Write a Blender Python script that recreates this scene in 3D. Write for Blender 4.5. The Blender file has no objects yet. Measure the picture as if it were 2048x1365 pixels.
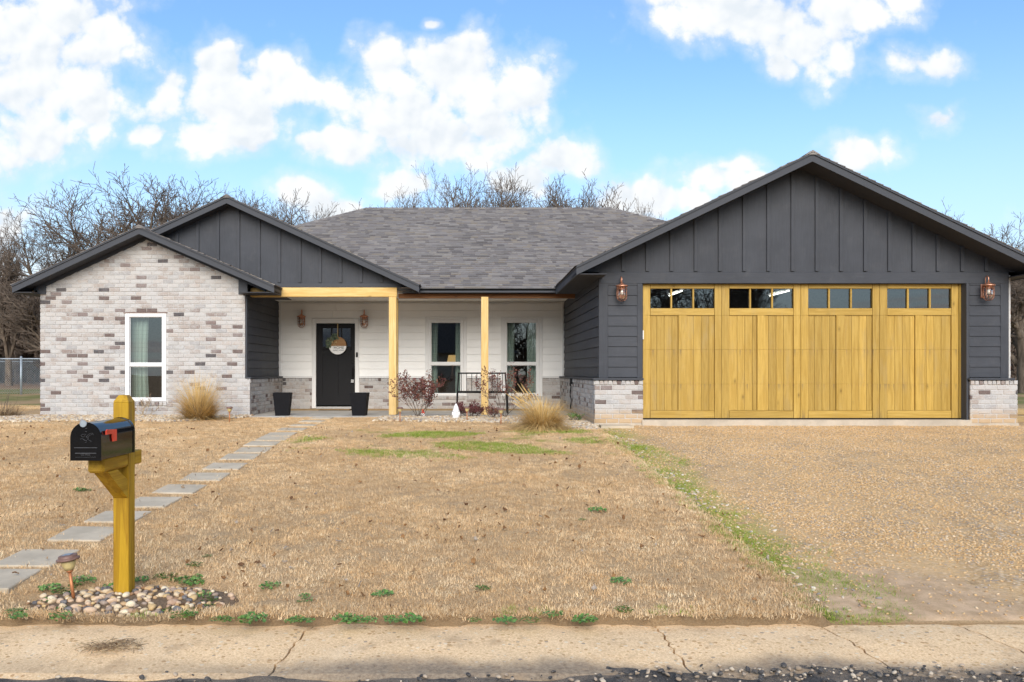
import bpy, math, random
import numpy as np
from mathutils import Matrix, Vector, Euler

R = math.radians
rnd = random.Random(7)
SC = bpy.context.scene
COL = SC.collection

# ------------------------------------------------------------------ camera
F, CX, CY, CAMZ = 1700.0, 945.0, 743.0, 1.5     # focal length and principal point measured on the 2048 px photograph
cam_d = bpy.data.cameras.new('camera')
cam = bpy.data.objects.new('camera', cam_d)
COL.objects.link(cam)
cam.location = (0, 0, CAMZ)
cam.rotation_euler = (R(90), 0, 0)
cam_d.sensor_width = 36
cam_d.lens = F / 2048 * 36
cam_d.shift_x = (1024 - CX) / 2048
cam_d.shift_y = (CY - 682.5) / 2048
cam_d.clip_start = 0.05
cam_d.clip_end = 2000
SC.camera = cam
SC.render.resolution_x, SC.render.resolution_y = 1024, 682
SC.view_settings.view_transform = 'Standard'
SC.view_settings.look = 'None'
SC.view_settings.gamma = 1
SC.view_settings.exposure = 0.74
SC.cycles.use_denoising = True
SC.cycles.max_bounces = 5
SC.cycles.diffuse_bounces = 3
SC.cycles.use_adaptive_sampling = True
SC.cycles.adaptive_threshold = 0.02
SC.cycles.glossy_bounces = 3
SC.cycles.transparent_max_bounces = 12
SC.cycles.caustics_reflective = False
SC.cycles.caustics_refractive = False

# ------------------------------------------------------------------ sun
SUN_EL, SUN_AZ = R(27), R(180)                    # azimuth clockwise from +Y: behind the camera, to its left
sd = Vector((math.sin(SUN_AZ) * math.cos(SUN_EL), math.cos(SUN_AZ) * math.cos(SUN_EL), math.sin(SUN_EL)))
sun_d = bpy.data.lights.new('sun', 'SUN')
sun_d.energy = 2.4
sun_d.angle = R(44)
sun_d.color = (1.0, 0.90, 0.77)
sun = bpy.data.objects.new('sun', sun_d)
COL.objects.link(sun)
sun.rotation_euler = sd.to_track_quat('Z', 'Y').to_euler()


# ------------------------------------------------------------------ node helpers
class G:
    """a small builder for shader node trees"""
    def __init__(s, nt):
        s.nt = nt
        s.x = 0

    def n(s, t, **kw):
        nd = s.nt.nodes.new(t)
        s.x += 40
        nd.location = (s.x, 0)
        for k, v in kw.items():
            setattr(nd, k, v)
        return nd

    def put(s, sock, v):
        if v is None:
            return
        if isinstance(v, bpy.types.NodeSocket):
            s.nt.links.new(v, sock)
        elif isinstance(v, (tuple, list)):
            d = list(v)
            if sock.type == 'RGBA' and len(d) == 3:
                d.append(1)
            sock.default_value = d
        elif sock.type == 'RGBA':
            sock.default_value = (v, v, v, 1)
        elif sock.type == 'VECTOR':
            sock.default_value = (v, v, v)
        else:
            sock.default_value = v

    def math(s, op, a, b=None, c=None, clamp=False):
        nd = s.n('ShaderNodeMath', operation=op, use_clamp=clamp)
        for i, v in enumerate((a, b, c)):
            s.put(nd.inputs[i], v)
        return nd.outputs[0]

    def vmath(s, op, a, b=None):
        nd = s.n('ShaderNodeVectorMath', operation=op)
        s.put(nd.inputs[0], a)
        s.put(nd.inputs[1], b)
        return nd.outputs['Value'] if op in ('LENGTH', 'DOT_PRODUCT', 'DISTANCE') else nd.outputs[0]

    def mix(s, f, a, b, mode='MIX'):
        nd = s.n('ShaderNodeMix', data_type='RGBA', blend_type=mode)
        s.put(nd.inputs[0], f)
        s.put(nd.inputs[6], a)
        s.put(nd.inputs[7], b)
        return nd.outputs[2]

    def mixf(s, f, a, b):
        nd = s.n('ShaderNodeMix', data_type='FLOAT')
        s.put(nd.inputs[0], f)
        s.put(nd.inputs[2], a)
        s.put(nd.inputs[3], b)
        return nd.outputs[0]

    def ss(s, v, lo, hi, a=0.0, b=1.0):
        nd = s.n('ShaderNodeMapRange', interpolation_type='SMOOTHSTEP')
        for i, q in enumerate((v, lo, hi, a, b)):
            s.put(nd.inputs[i], q)
        return nd.outputs[0]

    def ramp(s, f, stops, mode='LINEAR'):
        nd = s.n('ShaderNodeValToRGB')
        cr = nd.color_ramp
        cr.interpolation = mode
        while len(cr.elements) < len(stops):
            cr.elements.new(0.5)
        for e, (p, c) in zip(cr.elements, stops):
            e.position = p
            e.color = (c, c, c, 1) if isinstance(c, (int, float)) else (c[0], c[1], c[2], 1)
        s.put(nd.inputs[0], f)
        return nd.outputs[0]

    def noise(s, vec, scale, detail=3, rough=0.55, dist=0.0, col=False):
        nd = s.n('ShaderNodeTexNoise')
        s.put(nd.inputs['Vector'], vec)
        s.put(nd.inputs['Scale'], scale)
        nd.inputs['Detail'].default_value = detail
        nd.inputs['Roughness'].default_value = rough
        nd.inputs['Distortion'].default_value = dist
        return nd.outputs['Color' if col else 'Fac']

    def vor(s, vec, scale, out='Distance', feature='F1', rand=1.0):
        nd = s.n('ShaderNodeTexVoronoi', feature=feature)
        s.put(nd.inputs['Vector'], vec)
        s.put(nd.inputs['Scale'], scale)
        nd.inputs['Randomness'].default_value = rand
        return nd.outputs[out]

    def pos(s):
        return s.n('ShaderNodeNewGeometry').outputs['Position']

    def rand(s):
        return s.n('ShaderNodeObjectInfo').outputs['Random']

    def tint(s):
        """0..1 per piece: the tint attribute of a joined mesh, the object's own random number otherwise"""
        a = s.n('ShaderNodeAttribute', attribute_name='tint').outputs['Fac']
        return s.math('FRACT', s.math('ADD', a, s.rand()))

    def scale(s, vec, v):
        return s.vmath('MULTIPLY', vec, v)

    def xyz(s, vec):
        nd = s.n('ShaderNodeSeparateXYZ')
        s.put(nd.inputs[0], vec)
        return nd.outputs

    def comb(s, x, y, z):
        nd = s.n('ShaderNodeCombineXYZ')
        for i, v in enumerate((x, y, z)):
            s.put(nd.inputs[i], v)
        return nd.outputs[0]

    def bump(s, h, strength=0.3, dist=0.01, normal=None):
        nd = s.n('ShaderNodeBump')
        nd.inputs['Strength'].default_value = strength
        nd.inputs['Distance'].default_value = dist
        s.put(nd.inputs['Height'], h)
        s.put(nd.inputs['Normal'], normal)
        return nd.outputs[0]


# ------------------------------------------------------------------ sky
def build_sky():
    w = bpy.data.worlds.new('World')
    SC.world = w
    w.use_nodes = True
    nt = w.node_tree
    nt.nodes.clear()
    g = G(nt)
    sky = g.n('ShaderNodeTexSky', sky_type='NISHITA', sun_disc=False)
    sky.sun_elevation = SUN_EL
    sky.sun_rotation = SUN_AZ
    sky.air_density = 1.0
    sky.dust_density = 0.6
    sky.ozone_density = 1.6
    D = g.n('ShaderNodeTexCoord').outputs['Generated']
    x, y, z = g.xyz(D)
    # heading and height of a direction, as slopes about the +Y heading
    yy = g.math('MAXIMUM', y, 0.05)
    u = g.math('DIVIDE', x, yy)
    v = g.math('DIVIDE', z, yy)
    uv = g.comb(u, v, 0)
    n1 = g.math('SUBTRACT', g.noise(uv, 7.0, 2, 0.5), 0.5)
    q = g.vmath('ADD', uv, g.comb(g.math('MULTIPLY', n1, 0.07), g.math('MULTIPLY', n1, -0.05), 0))

    def heap(vec):
        """cauliflower relief: rounded cells at three sizes"""
        tot = None
        for sc_, amp in ((17.0, 0.55), (39.0, 0.24), (90.0, 0.10)):
            nd = g.n('ShaderNodeTexVoronoi', feature='F1', voronoi_dimensions='2D')
            g.put(nd.inputs['Vector'], vec)
            nd.inputs['Scale'].default_value = sc_
            t_ = g.math('MULTIPLY', g.math('SUBTRACT', 0.5, nd.outputs['Distance']), amp * 1.5)
            tot = t_ if tot is None else g.math('ADD', tot, t_)
        return tot
    rag = g.math('SUBTRACT', g.noise(uv, 26.0, 6, 0.66), 0.5)
    h0 = heap(q)
    h1 = heap(g.vmath('ADD', q, (-0.006, 0.010, 0)))
    clouds = [  # centre and radii of the puffs each cloud is heaped from, px of the photograph
        (80, 130, 190, 160), (215, 75, 75, 85), (60, 270, 120, 75), (190, 215, 95, 75), (-120, 200, 170, 180), (120, 40, 120, 80),
        (445, 205, 150, 95), (575, 165, 100, 62), (440, 125, 62, 62), (430, 275, 110, 52), (310, 280, 75, 24), (630, 185, 62, 42), (350, 190, 52, 80), (500, 240, 90, 60),
        (925, 150, 130, 92), (800, 230, 130, 75), (1030, 185, 85, 85), (700, 290, 100, 42), (880, 290, 190, 72), (765, 128, 68, 62), (985, 250, 85, 85), (905, 95, 45, 40), (640, 283, 50, 22),
        (1112, 312, 78, 42), (590, 378, 82, 40), (660, 412, 70, 36), (800, 360, 90, 40), (1050, 360, 60, 40),
        (1250, 392, 90, 52), (1430, 366, 110, 42), (1350, 400, 110, 40), (1520, 392, 80, 44), (1480, 340, 60, 24),
        (1490, 35, 190, 62), (1620, 95, 110, 78), (1700, 15, 140, 50), (1390, 0, 120, 36), (1560, 130, 60, 40), (1810, 5, 70, 28),
        (1830, 118, 74, 36), (1882, 236, 42, 36), (1715, 302, 82, 38), (15, 445, 66, 56), (-20, 560, 120, 60), (855, 45, 22, 14),
        (2230, 420, 140, 60), (2350, 150, 180, 90), (-420, 330, 200, 90),
    ]
    near = None
    for (px, py, rx, ry) in clouds:
        nd = g.n('ShaderNodeVectorMath', operation='MULTIPLY_ADD')
        g.put(nd.inputs[0], q)
        nd.inputs[1].default_value = (F / rx, F / ry, 0)
        nd.inputs[2].default_value = (-(px - CX) / rx, -(CY - py) / ry, 0)
        d = g.vmath('LENGTH', nd.outputs[0])
        near = d if near is None else g.math('MINIMUM', near, d)
    fld = g.math('ADD', g.math('SUBTRACT', 0.96, near), g.math('ADD', h0, g.math('MULTIPLY', rag, 1.3)))
    front = g.ss(y, 0.25, 0.55)
    cov = g.math('MAXIMUM', g.ss(fld, -0.08, 0.58), g.ss(fld, -0.50, 0.40, 0.0, 0.34))
    cov = g.math('MULTIPLY', cov, front)
    # the rest of the sky: the same broken cloud, on a flat layer overhead
    zz = g.math('MAXIMUM', g.math('ADD', z, 0.08), 0.04)
    pl = g.comb(g.math('DIVIDE', x, zz), g.math('DIVIDE', y, zz), 3.3)
    lay = g.ss(g.noise(pl, 0.85, 6, 0.55), 0.49, 0.60)
    cov = g.math('MAXIMUM', cov, g.math('MULTIPLY', lay, g.math('SUBTRACT', 1.0, front)))
    # crowns turned to the sun, greyer hearts and undersides
    lit = g.math('ADD', g.math('MULTIPLY', g.math('SUBTRACT', h0, h1), 0.55), g.math('MULTIPLY', g.noise(g.vmath('ADD', uv, (0.0, 0.03, 0.0)), 7.0, 5, 0.6), 1.3))
    ccol = g.ramp(lit, [(0.40, (3.45, 3.7, 3.95)), (0.60, (3.95, 4.08, 4.2)), (0.85, (4.4, 4.4, 4.4))])
    skyc = g.mix(1.0, sky.outputs[0], (0.60, 0.79, 0.93), 'MULTIPLY')
    lift = g.ss(z, 0.0, 0.36, 0.85, 0.05)
    skyc = g.mix(lift, skyc, (3.05, 3.72, 4.35))
    col = g.mix(cov, skyc, ccol)
    bg = g.n('ShaderNodeBackground')
    g.put(bg.inputs[0], col)
    bg.inputs[1].default_value = 0.145
    w.cycles.sampling_method = 'MANUAL'
    w.cycles.sample_map_resolution = 512
    out = g.n('ShaderNodeOutputWorld')
    nt.links.new(bg.outputs[0], out.inputs[0])


build_sky()


# ------------------------------------------------------------------ measuring and mesh helpers
def PX(px, Y):
    return (px - CX) * Y / F


def PZ(py, Y):
    return CAMZ - (py - CY) * Y / F


def softmin(a, b, k=0.05):
    h = max(0.0, min(1.0, 0.5 + 0.5 * (b - a) / k))
    return b * (1 - h) + a * h - k * h * (1 - h)


def sstep(v, a, b):
    t = max(0.0, min(1.0, (v - a) / (b - a)))
    return t * t * (3 - 2 * t)


def gz(x, y):
    """height of the bare ground"""
    z = softmin(0.031 + 0.057 * (y - 5.5), 0.565, 0.12)
    if y > 19:
        z += 0.014 * min(y - 19, 14) + 0.002 * max(0, y - 33)
    return z + 0.010 * math.sin(x * 1.3 + 0.6) * math.sin(y * 0.9) * sstep(y, 5.2, 7.5) * (1 - sstep(y, 13.5, 15))


def lawn_lift(x, y):
    """the turf stands a little higher than the kerb, the gravel and the stone bed round the post"""
    a = 0.055 * (1 - sstep(x, 2.06, 2.13)) * (1 - sstep(y, 12.5, 15.5))
    d = math.hypot((x + 2.15) / 0.78, (y - 5.45) / 0.36)
    return a * sstep(d, 0.9, 1.25)


def turf_edge(x):
    """how far the turf edge strays over the back of the kerb"""
    return .016 * math.sin(x * 7.3) + .013 * math.sin(x * 17 + 1) + .010 * math.sin(x * 41 + 2) - .006


def lz(x, y):
    return gz(x, y) + lawn_lift(x, y)


def ground_at(px, py):
    """where the sight line of a pixel meets the ground"""
    lo, hi = 4.9, 40.0
    for _ in range(50):
        m = (lo + hi) / 2
        if PZ(py, m) > lz(PX(px, m), m):
            lo = m
        else:
            hi = m
    return PX(px, lo), lo


def wm(o):
    m = o.matrix_basis.copy()
    if o.parent:
        m = wm(o.parent) @ o.matrix_parent_inverse @ m
    return m


def setparent(o, p):
    o.parent = p
    o.matrix_parent_inverse = wm(p).inverted()


def tag(o, label=None, cat=None, group=None, kind=None):
    for k, v in (('label', label), ('category', cat), ('group', group), ('kind', kind)):
        if v:
            o[k] = v
    return o


def thing(name, label, cat, loc=(0, 0, 0), group=None, rz=0.0):
    o = bpy.data.objects.new(name, None)
    COL.objects.link(o)
    o.empty_display_size = 0.1
    o.location = loc
    o.rotation_euler = (0, 0, rz)
    return tag(o, label, cat, group)


def put(name, me, m=None, parent=None, loc=None, rz=None, scale=None, kind=None):
    """an object round existing mesh data"""
    o = bpy.data.objects.new(name, me)
    COL.objects.link(o)
    if m is not None and not me.materials:
        me.materials.append(m)
    if loc is not None:
        o.location = loc
    if rz is not None:
        o.rotation_euler = (0, 0, rz)
    if scale is not None:
        o.scale = scale
    if parent is not None:
        setparent(o, parent)         # mesh and loc are given in world space
    if kind:
        o['kind'] = kind
    return o


def dup(root, loc, rz=0.0, label=None, group=None, scale=None):
    r = root.copy()
    COL.objects.link(r)
    r.location = loc
    r.rotation_euler = (0, 0, rz)
    if scale:
        r.scale = (scale,) * 3
    if label:
        r['label'] = label
    if group:
        r['group'] = group
    for ch in root.children:
        c = ch.copy()
        COL.objects.link(c)
        c.parent = r
        for gch in ch.children:
            d = gch.copy()
            COL.objects.link(d)
            d.parent = c
    return r


class MB:
    """collects faces; build() links them as one mesh object"""
    def __init__(s):
        s.v, s.f, s.t, s.cur = [], [], [], 0.0

    def face(s, pts):
        b = len(s.v)
        s.v.extend(pts)
        s.f.append(tuple(range(b, b + len(pts))))
        s.t.append(s.cur)

    def poly(s, verts, faces):
        b = len(s.v)
        s.v.extend(verts)
        for f in faces:
            s.f.append(tuple(i + b for i in f))
            s.t.append(s.cur)
        return s

    def box(s, x0, x1, y0, y1, z0, z1):
        return s.poly([(x0, y0, z0), (x1, y0, z0), (x1, y1, z0), (x0, y1, z0), (x0, y0, z1), (x1, y0, z1), (x1, y1, z1), (x0, y1, z1)],
                      [(0, 3, 2, 1), (4, 5, 6, 7), (0, 1, 5, 4), (1, 2, 6, 5), (2, 3, 7, 6), (3, 0, 4, 7)])

    def cbox(s, x0, x1, y0, y1, z0, z1, c=0.004):
        """box with its edges taken off"""
        c = min(c, (x1 - x0) * .45, (y1 - y0) * .45, (z1 - z0) * .45)
        X, Y, Z = (x0, x1), (y0, y1), (z0, z1)
        vs, ix = [], {}
        for i in (0, 1):
            for j in (0, 1):
                for k in (0, 1):
                    sx, sy, sz = (c if i == 0 else -c), (c if j == 0 else -c), (c if k == 0 else -c)
                    ix[i, j, k, 'x'] = len(vs); vs.append((X[i], Y[j] + sy, Z[k] + sz))
                    ix[i, j, k, 'y'] = len(vs); vs.append((X[i] + sx, Y[j], Z[k] + sz))
                    ix[i, j, k, 'z'] = len(vs); vs.append((X[i] + sx, Y[j] + sy, Z[k]))
        fs = []
        for i in (0, 1):
            q = [ix[i, 0, 0, 'x'], ix[i, 1, 0, 'x'], ix[i, 1, 1, 'x'], ix[i, 0, 1, 'x']]
            fs.append(q if i else q[::-1])
            q = [ix[0, i, 0, 'y'], ix[1, i, 0, 'y'], ix[1, i, 1, 'y'], ix[0, i, 1, 'y']]
            fs.append(q[::-1] if i else q)
            q = [ix[0, 0, i, 'z'], ix[1, 0, i, 'z'], ix[1, 1, i, 'z'], ix[0, 1, i, 'z']]
            fs.append(q if i else q[::-1])
        for i in (0, 1):
            for j in (0, 1):
                q = [ix[i, j, 0, 'x'], ix[i, j, 1, 'x'], ix[i, j, 1, 'y'], ix[i, j, 0, 'y']]
                fs.append(q if (i == j) == False else q[::-1])
                q = [ix[i, 0, j, 'x'], ix[i, 1, j, 'x'], ix[i, 1, j, 'z'], ix[i, 0, j, 'z']]
                fs.append(q if (i == j) else q[::-1])
                q = [ix[0, i, j, 'y'], ix[1, i, j, 'y'], ix[1, i, j, 'z'], ix[0, i, j, 'z']]
                fs.append(q[::-1] if (i == j) else q)
        for i in (0, 1):
            for j in (0, 1):
                for k in (0, 1):
                    q = [ix[i, j, k, 'x'], ix[i, j, k, 'y'], ix[i, j, k, 'z']]
                    fs.append(q if (i + j + k) % 2 else q[::-1])
        return s.poly(vs, fs)

    def prism(s, pts, axis, a, b):
        """polygon pts extruded along an axis: 'y' pts are (x,z), 'x' pts are (y,z), 'z' pts are (x,y)"""
        def at(p, t):
            return {'y': (p[0], t, p[1]), 'x': (t, p[0], p[1]), 'z': (p[0], p[1], t)}[axis]
        n = len(pts)
        vs = [at(p, a) for p in pts] + [at(p, b) for p in pts]
        fs = [tuple(range(n)), tuple(range(2 * n - 1, n - 1, -1))]
        for i in range(n):
            j = (i + 1) % n
            fs.append((i, i + n, j + n, j))
        return s.poly(vs, fs)

    def tube(s, pts, r, sides=6, cap=True):
        pts = [Vector(p) for p in pts]
        n = len(pts)
        rr = r if isinstance(r, (list, tuple)) else [r] * n
        vs, fs = [], []
        ref = None
        for i, p in enumerate(pts):
            d = (pts[min(i + 1, n - 1)] - pts[max(i - 1, 0)]).normalized()
            if ref is None:
                ref = Vector((0, 0, 1)) if abs(d.z) < 0.9 else Vector((1, 0, 0))
            a = d.cross(ref)
            a = a.normalized() if a.length > 1e-6 else d.orthogonal().normalized()
            b = d.cross(a).normalized()
            ref = a.cross(d)
            for k in range(sides):
                t = 2 * math.pi * k / sides
                vs.append(tuple(p + a * (rr[i] * math.cos(t)) + b * (rr[i] * math.sin(t))))
        for i in range(n - 1):
            for k in range(sides):
                k2 = (k + 1) % sides
                fs.append((i * sides + k, i * sides + k2, (i + 1) * sides + k2, (i + 1) * sides + k))
        if cap:
            fs.append(tuple(range(sides - 1, -1, -1)))
            fs.append(tuple(range((n - 1) * sides, n * sides)))
        return s.poly(vs, fs)

    def lathe(s, prof, n=20, c=(0, 0, 0)):
        """profile of (radius, z) turned about z"""
        vs, fs = [], []
        for (r, z) in prof:
            for k in range(n):
                t = 2 * math.pi * k / n
                vs.append((c[0] + r * math.cos(t), c[1] + r * math.sin(t), c[2] + z))
        for i in range(len(prof) - 1):
            for k in range(n):
                k2 = (k + 1) % n
                fs.append((i * n + k, i * n + k2, (i + 1) * n + k2, (i + 1) * n + k))
        fs.append(tuple(range(n - 1, -1, -1)))
        fs.append(tuple(range((len(prof) - 1) * n, len(prof) * n)))
        return s.poly(vs, fs)

    def mesh(s, name, m=None, smooth=False):
        me = bpy.data.meshes.new(name)
        me.from_pydata(s.v, [], s.f)
        if any(t != 0.0 for t in s.t):
            at = me.attributes.new('tint', 'FLOAT', 'FACE')
            at.data.foreach_set('value', s.t)
        if smooth:
            me.polygons.foreach_set('use_smooth', [True] * len(me.polygons))
        if m is not None:
            me.materials.append(m)
        me.update()
        return me

    def build(s, name, m, parent=None, smooth=False, kind=None):
        return put(name, s.mesh(name, m, smooth), None, parent, kind=kind)


def grid_sheet(name, xs, ys, zf, m, dens=None, kind='structure', link=True):
    X, Y = np.meshgrid(xs, ys)
    vs = [(float(a), float(b), float(zf(a, b))) for a, b in zip(X.ravel(), Y.ravel())]
    nx, ny = len(xs), len(ys)
    fs = [(j * nx + i, j * nx + i + 1, (j + 1) * nx + i + 1, (j + 1) * nx + i) for j in range(ny - 1) for i in range(nx - 1)]
    me = bpy.data.meshes.new(name)
    me.from_pydata(vs, [], fs)
    me.polygons.foreach_set('use_smooth', [True] * len(me.polygons))
    if dens:
        at = me.attributes.new('dens', 'FLOAT', 'POINT')
        at.data.foreach_set('value', [max(0.0, float(dens(v[0], v[1]))) for v in vs])
    if m:
        me.materials.append(m)
    if not link:
        return me
    o = bpy.data.objects.new(name, me)
    COL.objects.link(o)
    if kind:
        o['kind'] = kind
    return o


def scatter(name, sheet_me, sources, density, seed, smin, smax, tilt=0.2, lift=0.0, label=None, cat=None):
    """one object of countless small pieces: copies of the source meshes strewn over a sheet by its dens attribute"""
    sc = bpy.data.collections.new(name + '_pieces')
    for i, me in enumerate(sources):
        sc.objects.link(bpy.data.objects.new('%s_piece' % name, me))
    o = bpy.data.objects.new(name, sheet_me)
    COL.objects.link(o)
    tag(o, label, cat, kind='stuff')
    ng = bpy.data.node_groups.new(name, 'GeometryNodeTree')
    ng.interface.new_socket('Geometry', in_out='INPUT', socket_type='NodeSocketGeometry')
    ng.interface.new_socket('Geometry', in_out='OUTPUT', socket_type='NodeSocketGeometry')
    nn, ln = ng.nodes.new, ng.links.new
    gi, go = nn('NodeGroupInput'), nn('NodeGroupOutput')
    na = nn('GeometryNodeInputNamedAttribute'); na.data_type = 'FLOAT'; na.inputs['Name'].default_value = 'dens'
    mu = nn('ShaderNodeMath'); mu.operation = 'MULTIPLY'; mu.inputs[1].default_value = density
    ln(na.outputs['Attribute'], mu.inputs[0])
    dp = nn('GeometryNodeDistributePointsOnFaces'); dp.distribute_method = 'RANDOM'
    dp.inputs['Seed'].default_value = seed
    ln(gi.outputs[0], dp.inputs['Mesh'])
    ln(mu.outputs[0], dp.inputs['Density'])
    ci = nn('GeometryNodeCollectionInfo')
    ci.inputs['Collection'].default_value = sc
    ci.inputs['Separate Children'].default_value = True
    ci.inputs['Reset Children'].default_value = True
    ip = nn('GeometryNodeInstanceOnPoints')
    ip.inputs['Pick Instance'].default_value = True
    ln(dp.outputs['Points'], ip.inputs['Points'])
    ln(ci.outputs[0], ip.inputs['Instance'])
    rv = nn('FunctionNodeRandomValue'); rv.data_type = 'FLOAT_VECTOR'
    rv.inputs[0].default_value = (-tilt, -tilt, 0)
    rv.inputs[1].default_value = (tilt, tilt, 6.283)
    rv.inputs['Seed'].default_value = seed + 1
    ln(rv.outputs[0], ip.inputs['Rotation'])
    rs = nn('FunctionNodeRandomValue'); rs.data_type = 'FLOAT'
    rs.inputs[2].default_value = smin
    rs.inputs[3].default_value = smax
    rs.inputs['Seed'].default_value = seed + 2
    ln(rs.outputs[1], ip.inputs['Scale'])
    ln(ip.outputs[0], go.inputs[0])
    mod = o.modifiers.new('scatter', 'NODES')
    mod.node_group = ng
    return o


# ------------------------------------------------------------------ materials
def newmat(name):
    m = bpy.data.materials.new(name)
    m.use_nodes = True
    nt = m.node_tree
    nt.nodes.clear()
    g = G(nt)
    out = g.n('ShaderNodeOutputMaterial')
    b = g.n('ShaderNodeBsdfPrincipled')
    nt.links.new(b.outputs[0], out.inputs[0])
    g.b, g.out = b, out
    return m, g


def fin(g, col, rough=0.6, normal=None, metal=0.0, spec=0.4, sss=None):
    b = g.b
    g.put(b.inputs['Base Color'], col)
    g.put(b.inputs['Roughness'], rough)
    g.put(b.inputs['Metallic'], metal)
    g.put(b.inputs['Specular IOR Level'], spec)
    g.put(b.inputs['Normal'], normal)


def m_plain(name, col, rough=0.6, metal=0.0, var=0.12, nscale=18, bstr=0.08, spec=0.4):
    m, g = newmat(name)
    p = g.pos()
    n = g.noise(p, nscale, 4, 0.6)
    c2 = tuple(x * (1 - var) for x in col)
    c3 = tuple(min(1, x * (1 + var)) for x in col)
    c = g.mix(g.ss(n, 0.3, 0.7), c2, c3)
    fin(g, c, g.math('ADD', rough, g.math('MULTIPLY', n, 0.12)) if rough > 0.15 else rough, g.bump(n, bstr, 0.004), metal, spec)
    return m


def m_brick():
    m, g = newmat('whitewashed_brick')
    p = g.pos()
    t = g.tint()
    body = g.ramp(t, [(0.0, (.48, .455, .435)), (.10, (.38, .33, .30)), (.20, (.47, .42, .385)), (.30, (.37, .36, .36)), (.40, (.51, .485, .465)),
                      (.54, (.40, .35, .32)), (.62, (.49, .47, .455)), (.78, (.28, .23, .21)), (.82, (.43, .42, .41)), (.90, (.21, .165, .155)), (.94, (.135, .10, .092)), (.975, (.085, .08, .085))], 'CONSTANT')
    blotch = g.noise(p, 30, 4, 0.65)
    body = g.mix(g.ss(blotch, 0.45, 0.8, 0, .5), body, (.30, .19, .15))
    body = g.mix(g.ss(g.noise(p, 90, 3, .6), .5, .8, 0, .4), body, (.16, .14, .14))
    # lime wash: broad smears, thin on the darkest bricks
    w = g.noise(p, 5.5, 5, 0.62)
    w2 = g.noise(g.scale(p, (1, 1, 1.6)), 42, 5, 0.68)
    wash = g.ss(g.math('ADD', g.math('MULTIPLY', w, .75), g.math('MULTIPLY', w2, .95)), .72, 1.06, 0, .92)
    keep = g.ramp(t, [(0, 1.0), (.58, .95), (.76, .7), (.82, .95), (.90, .30), (.94, .14)], 'CONSTANT')
    wash = g.math('MULTIPLY', wash, keep)
    zz = g.xyz(p)[2]
    col = g.mix(wash, body, (.50, .495, .49))
    # rusty splash-up near the soil
    low = g.ss(g.math('ADD', zz, g.math('MULTIPLY', g.noise(p, 4, 3), .22)), .72, 1.02, .85, 0)
    low = g.math('MULTIPLY', low, g.ss(g.xyz(p)[0], 1.5, 2.3))
    col = g.mix(low, col, (.52, .36, .20))
    h = g.math('ADD', g.math('MULTIPLY', w2, .6), g.math('MULTIPLY', g.noise(p, 160, 3), .5))
    fin(g, col, 0.88, g.bump(h, 0.5, 0.006), spec=.2)
    return m


def m_mortar():
    m, g = newmat('limewashed_mortar')
    p = g.pos()
    n = g.noise(p, 7, 5, 0.65)
    col = g.mix(g.ss(n, .35, .7), (.57, .55, .53), (.50, .495, .49))
    fin(g, col, .92, g.bump(g.noise(p, 120, 4), .5, .004), spec=.15)
    return m


def m_paint(name, col, rough=.55, grain='x', streak=.06, dust=0.0):
    """painted fibre-cement or trim with a faint wood grain"""
    m, g = newmat(name)
    p = g.pos()
    sc = {'x': (3, 60, 90), 'z': (60, 60, 3), 'y': (60, 3, 90)}[grain]
    n = g.noise(g.scale(p, sc), 1.0, 5, .6)
    big = g.noise(p, 1.7, 4, .6)
    v = g.math('ADD', g.math('MULTIPLY', n, .5), g.math('MULTIPLY', big, .5))
    c = g.mix(g.ss(v, .35, .65), tuple(x * (1 - streak) for x in col), tuple(x * (1 + streak) for x in col))
    if dust:
        c = g.mix(g.math('MULTIPLY', g.ss(g.noise(p, 4, 6, .7), .5, .75), dust), c, (.34, .31, .27))
    fin(g, c, g.math('ADD', rough, g.math('MULTIPLY', n, .15)), g.bump(n, .18, .003), spec=.18)
    return m


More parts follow.
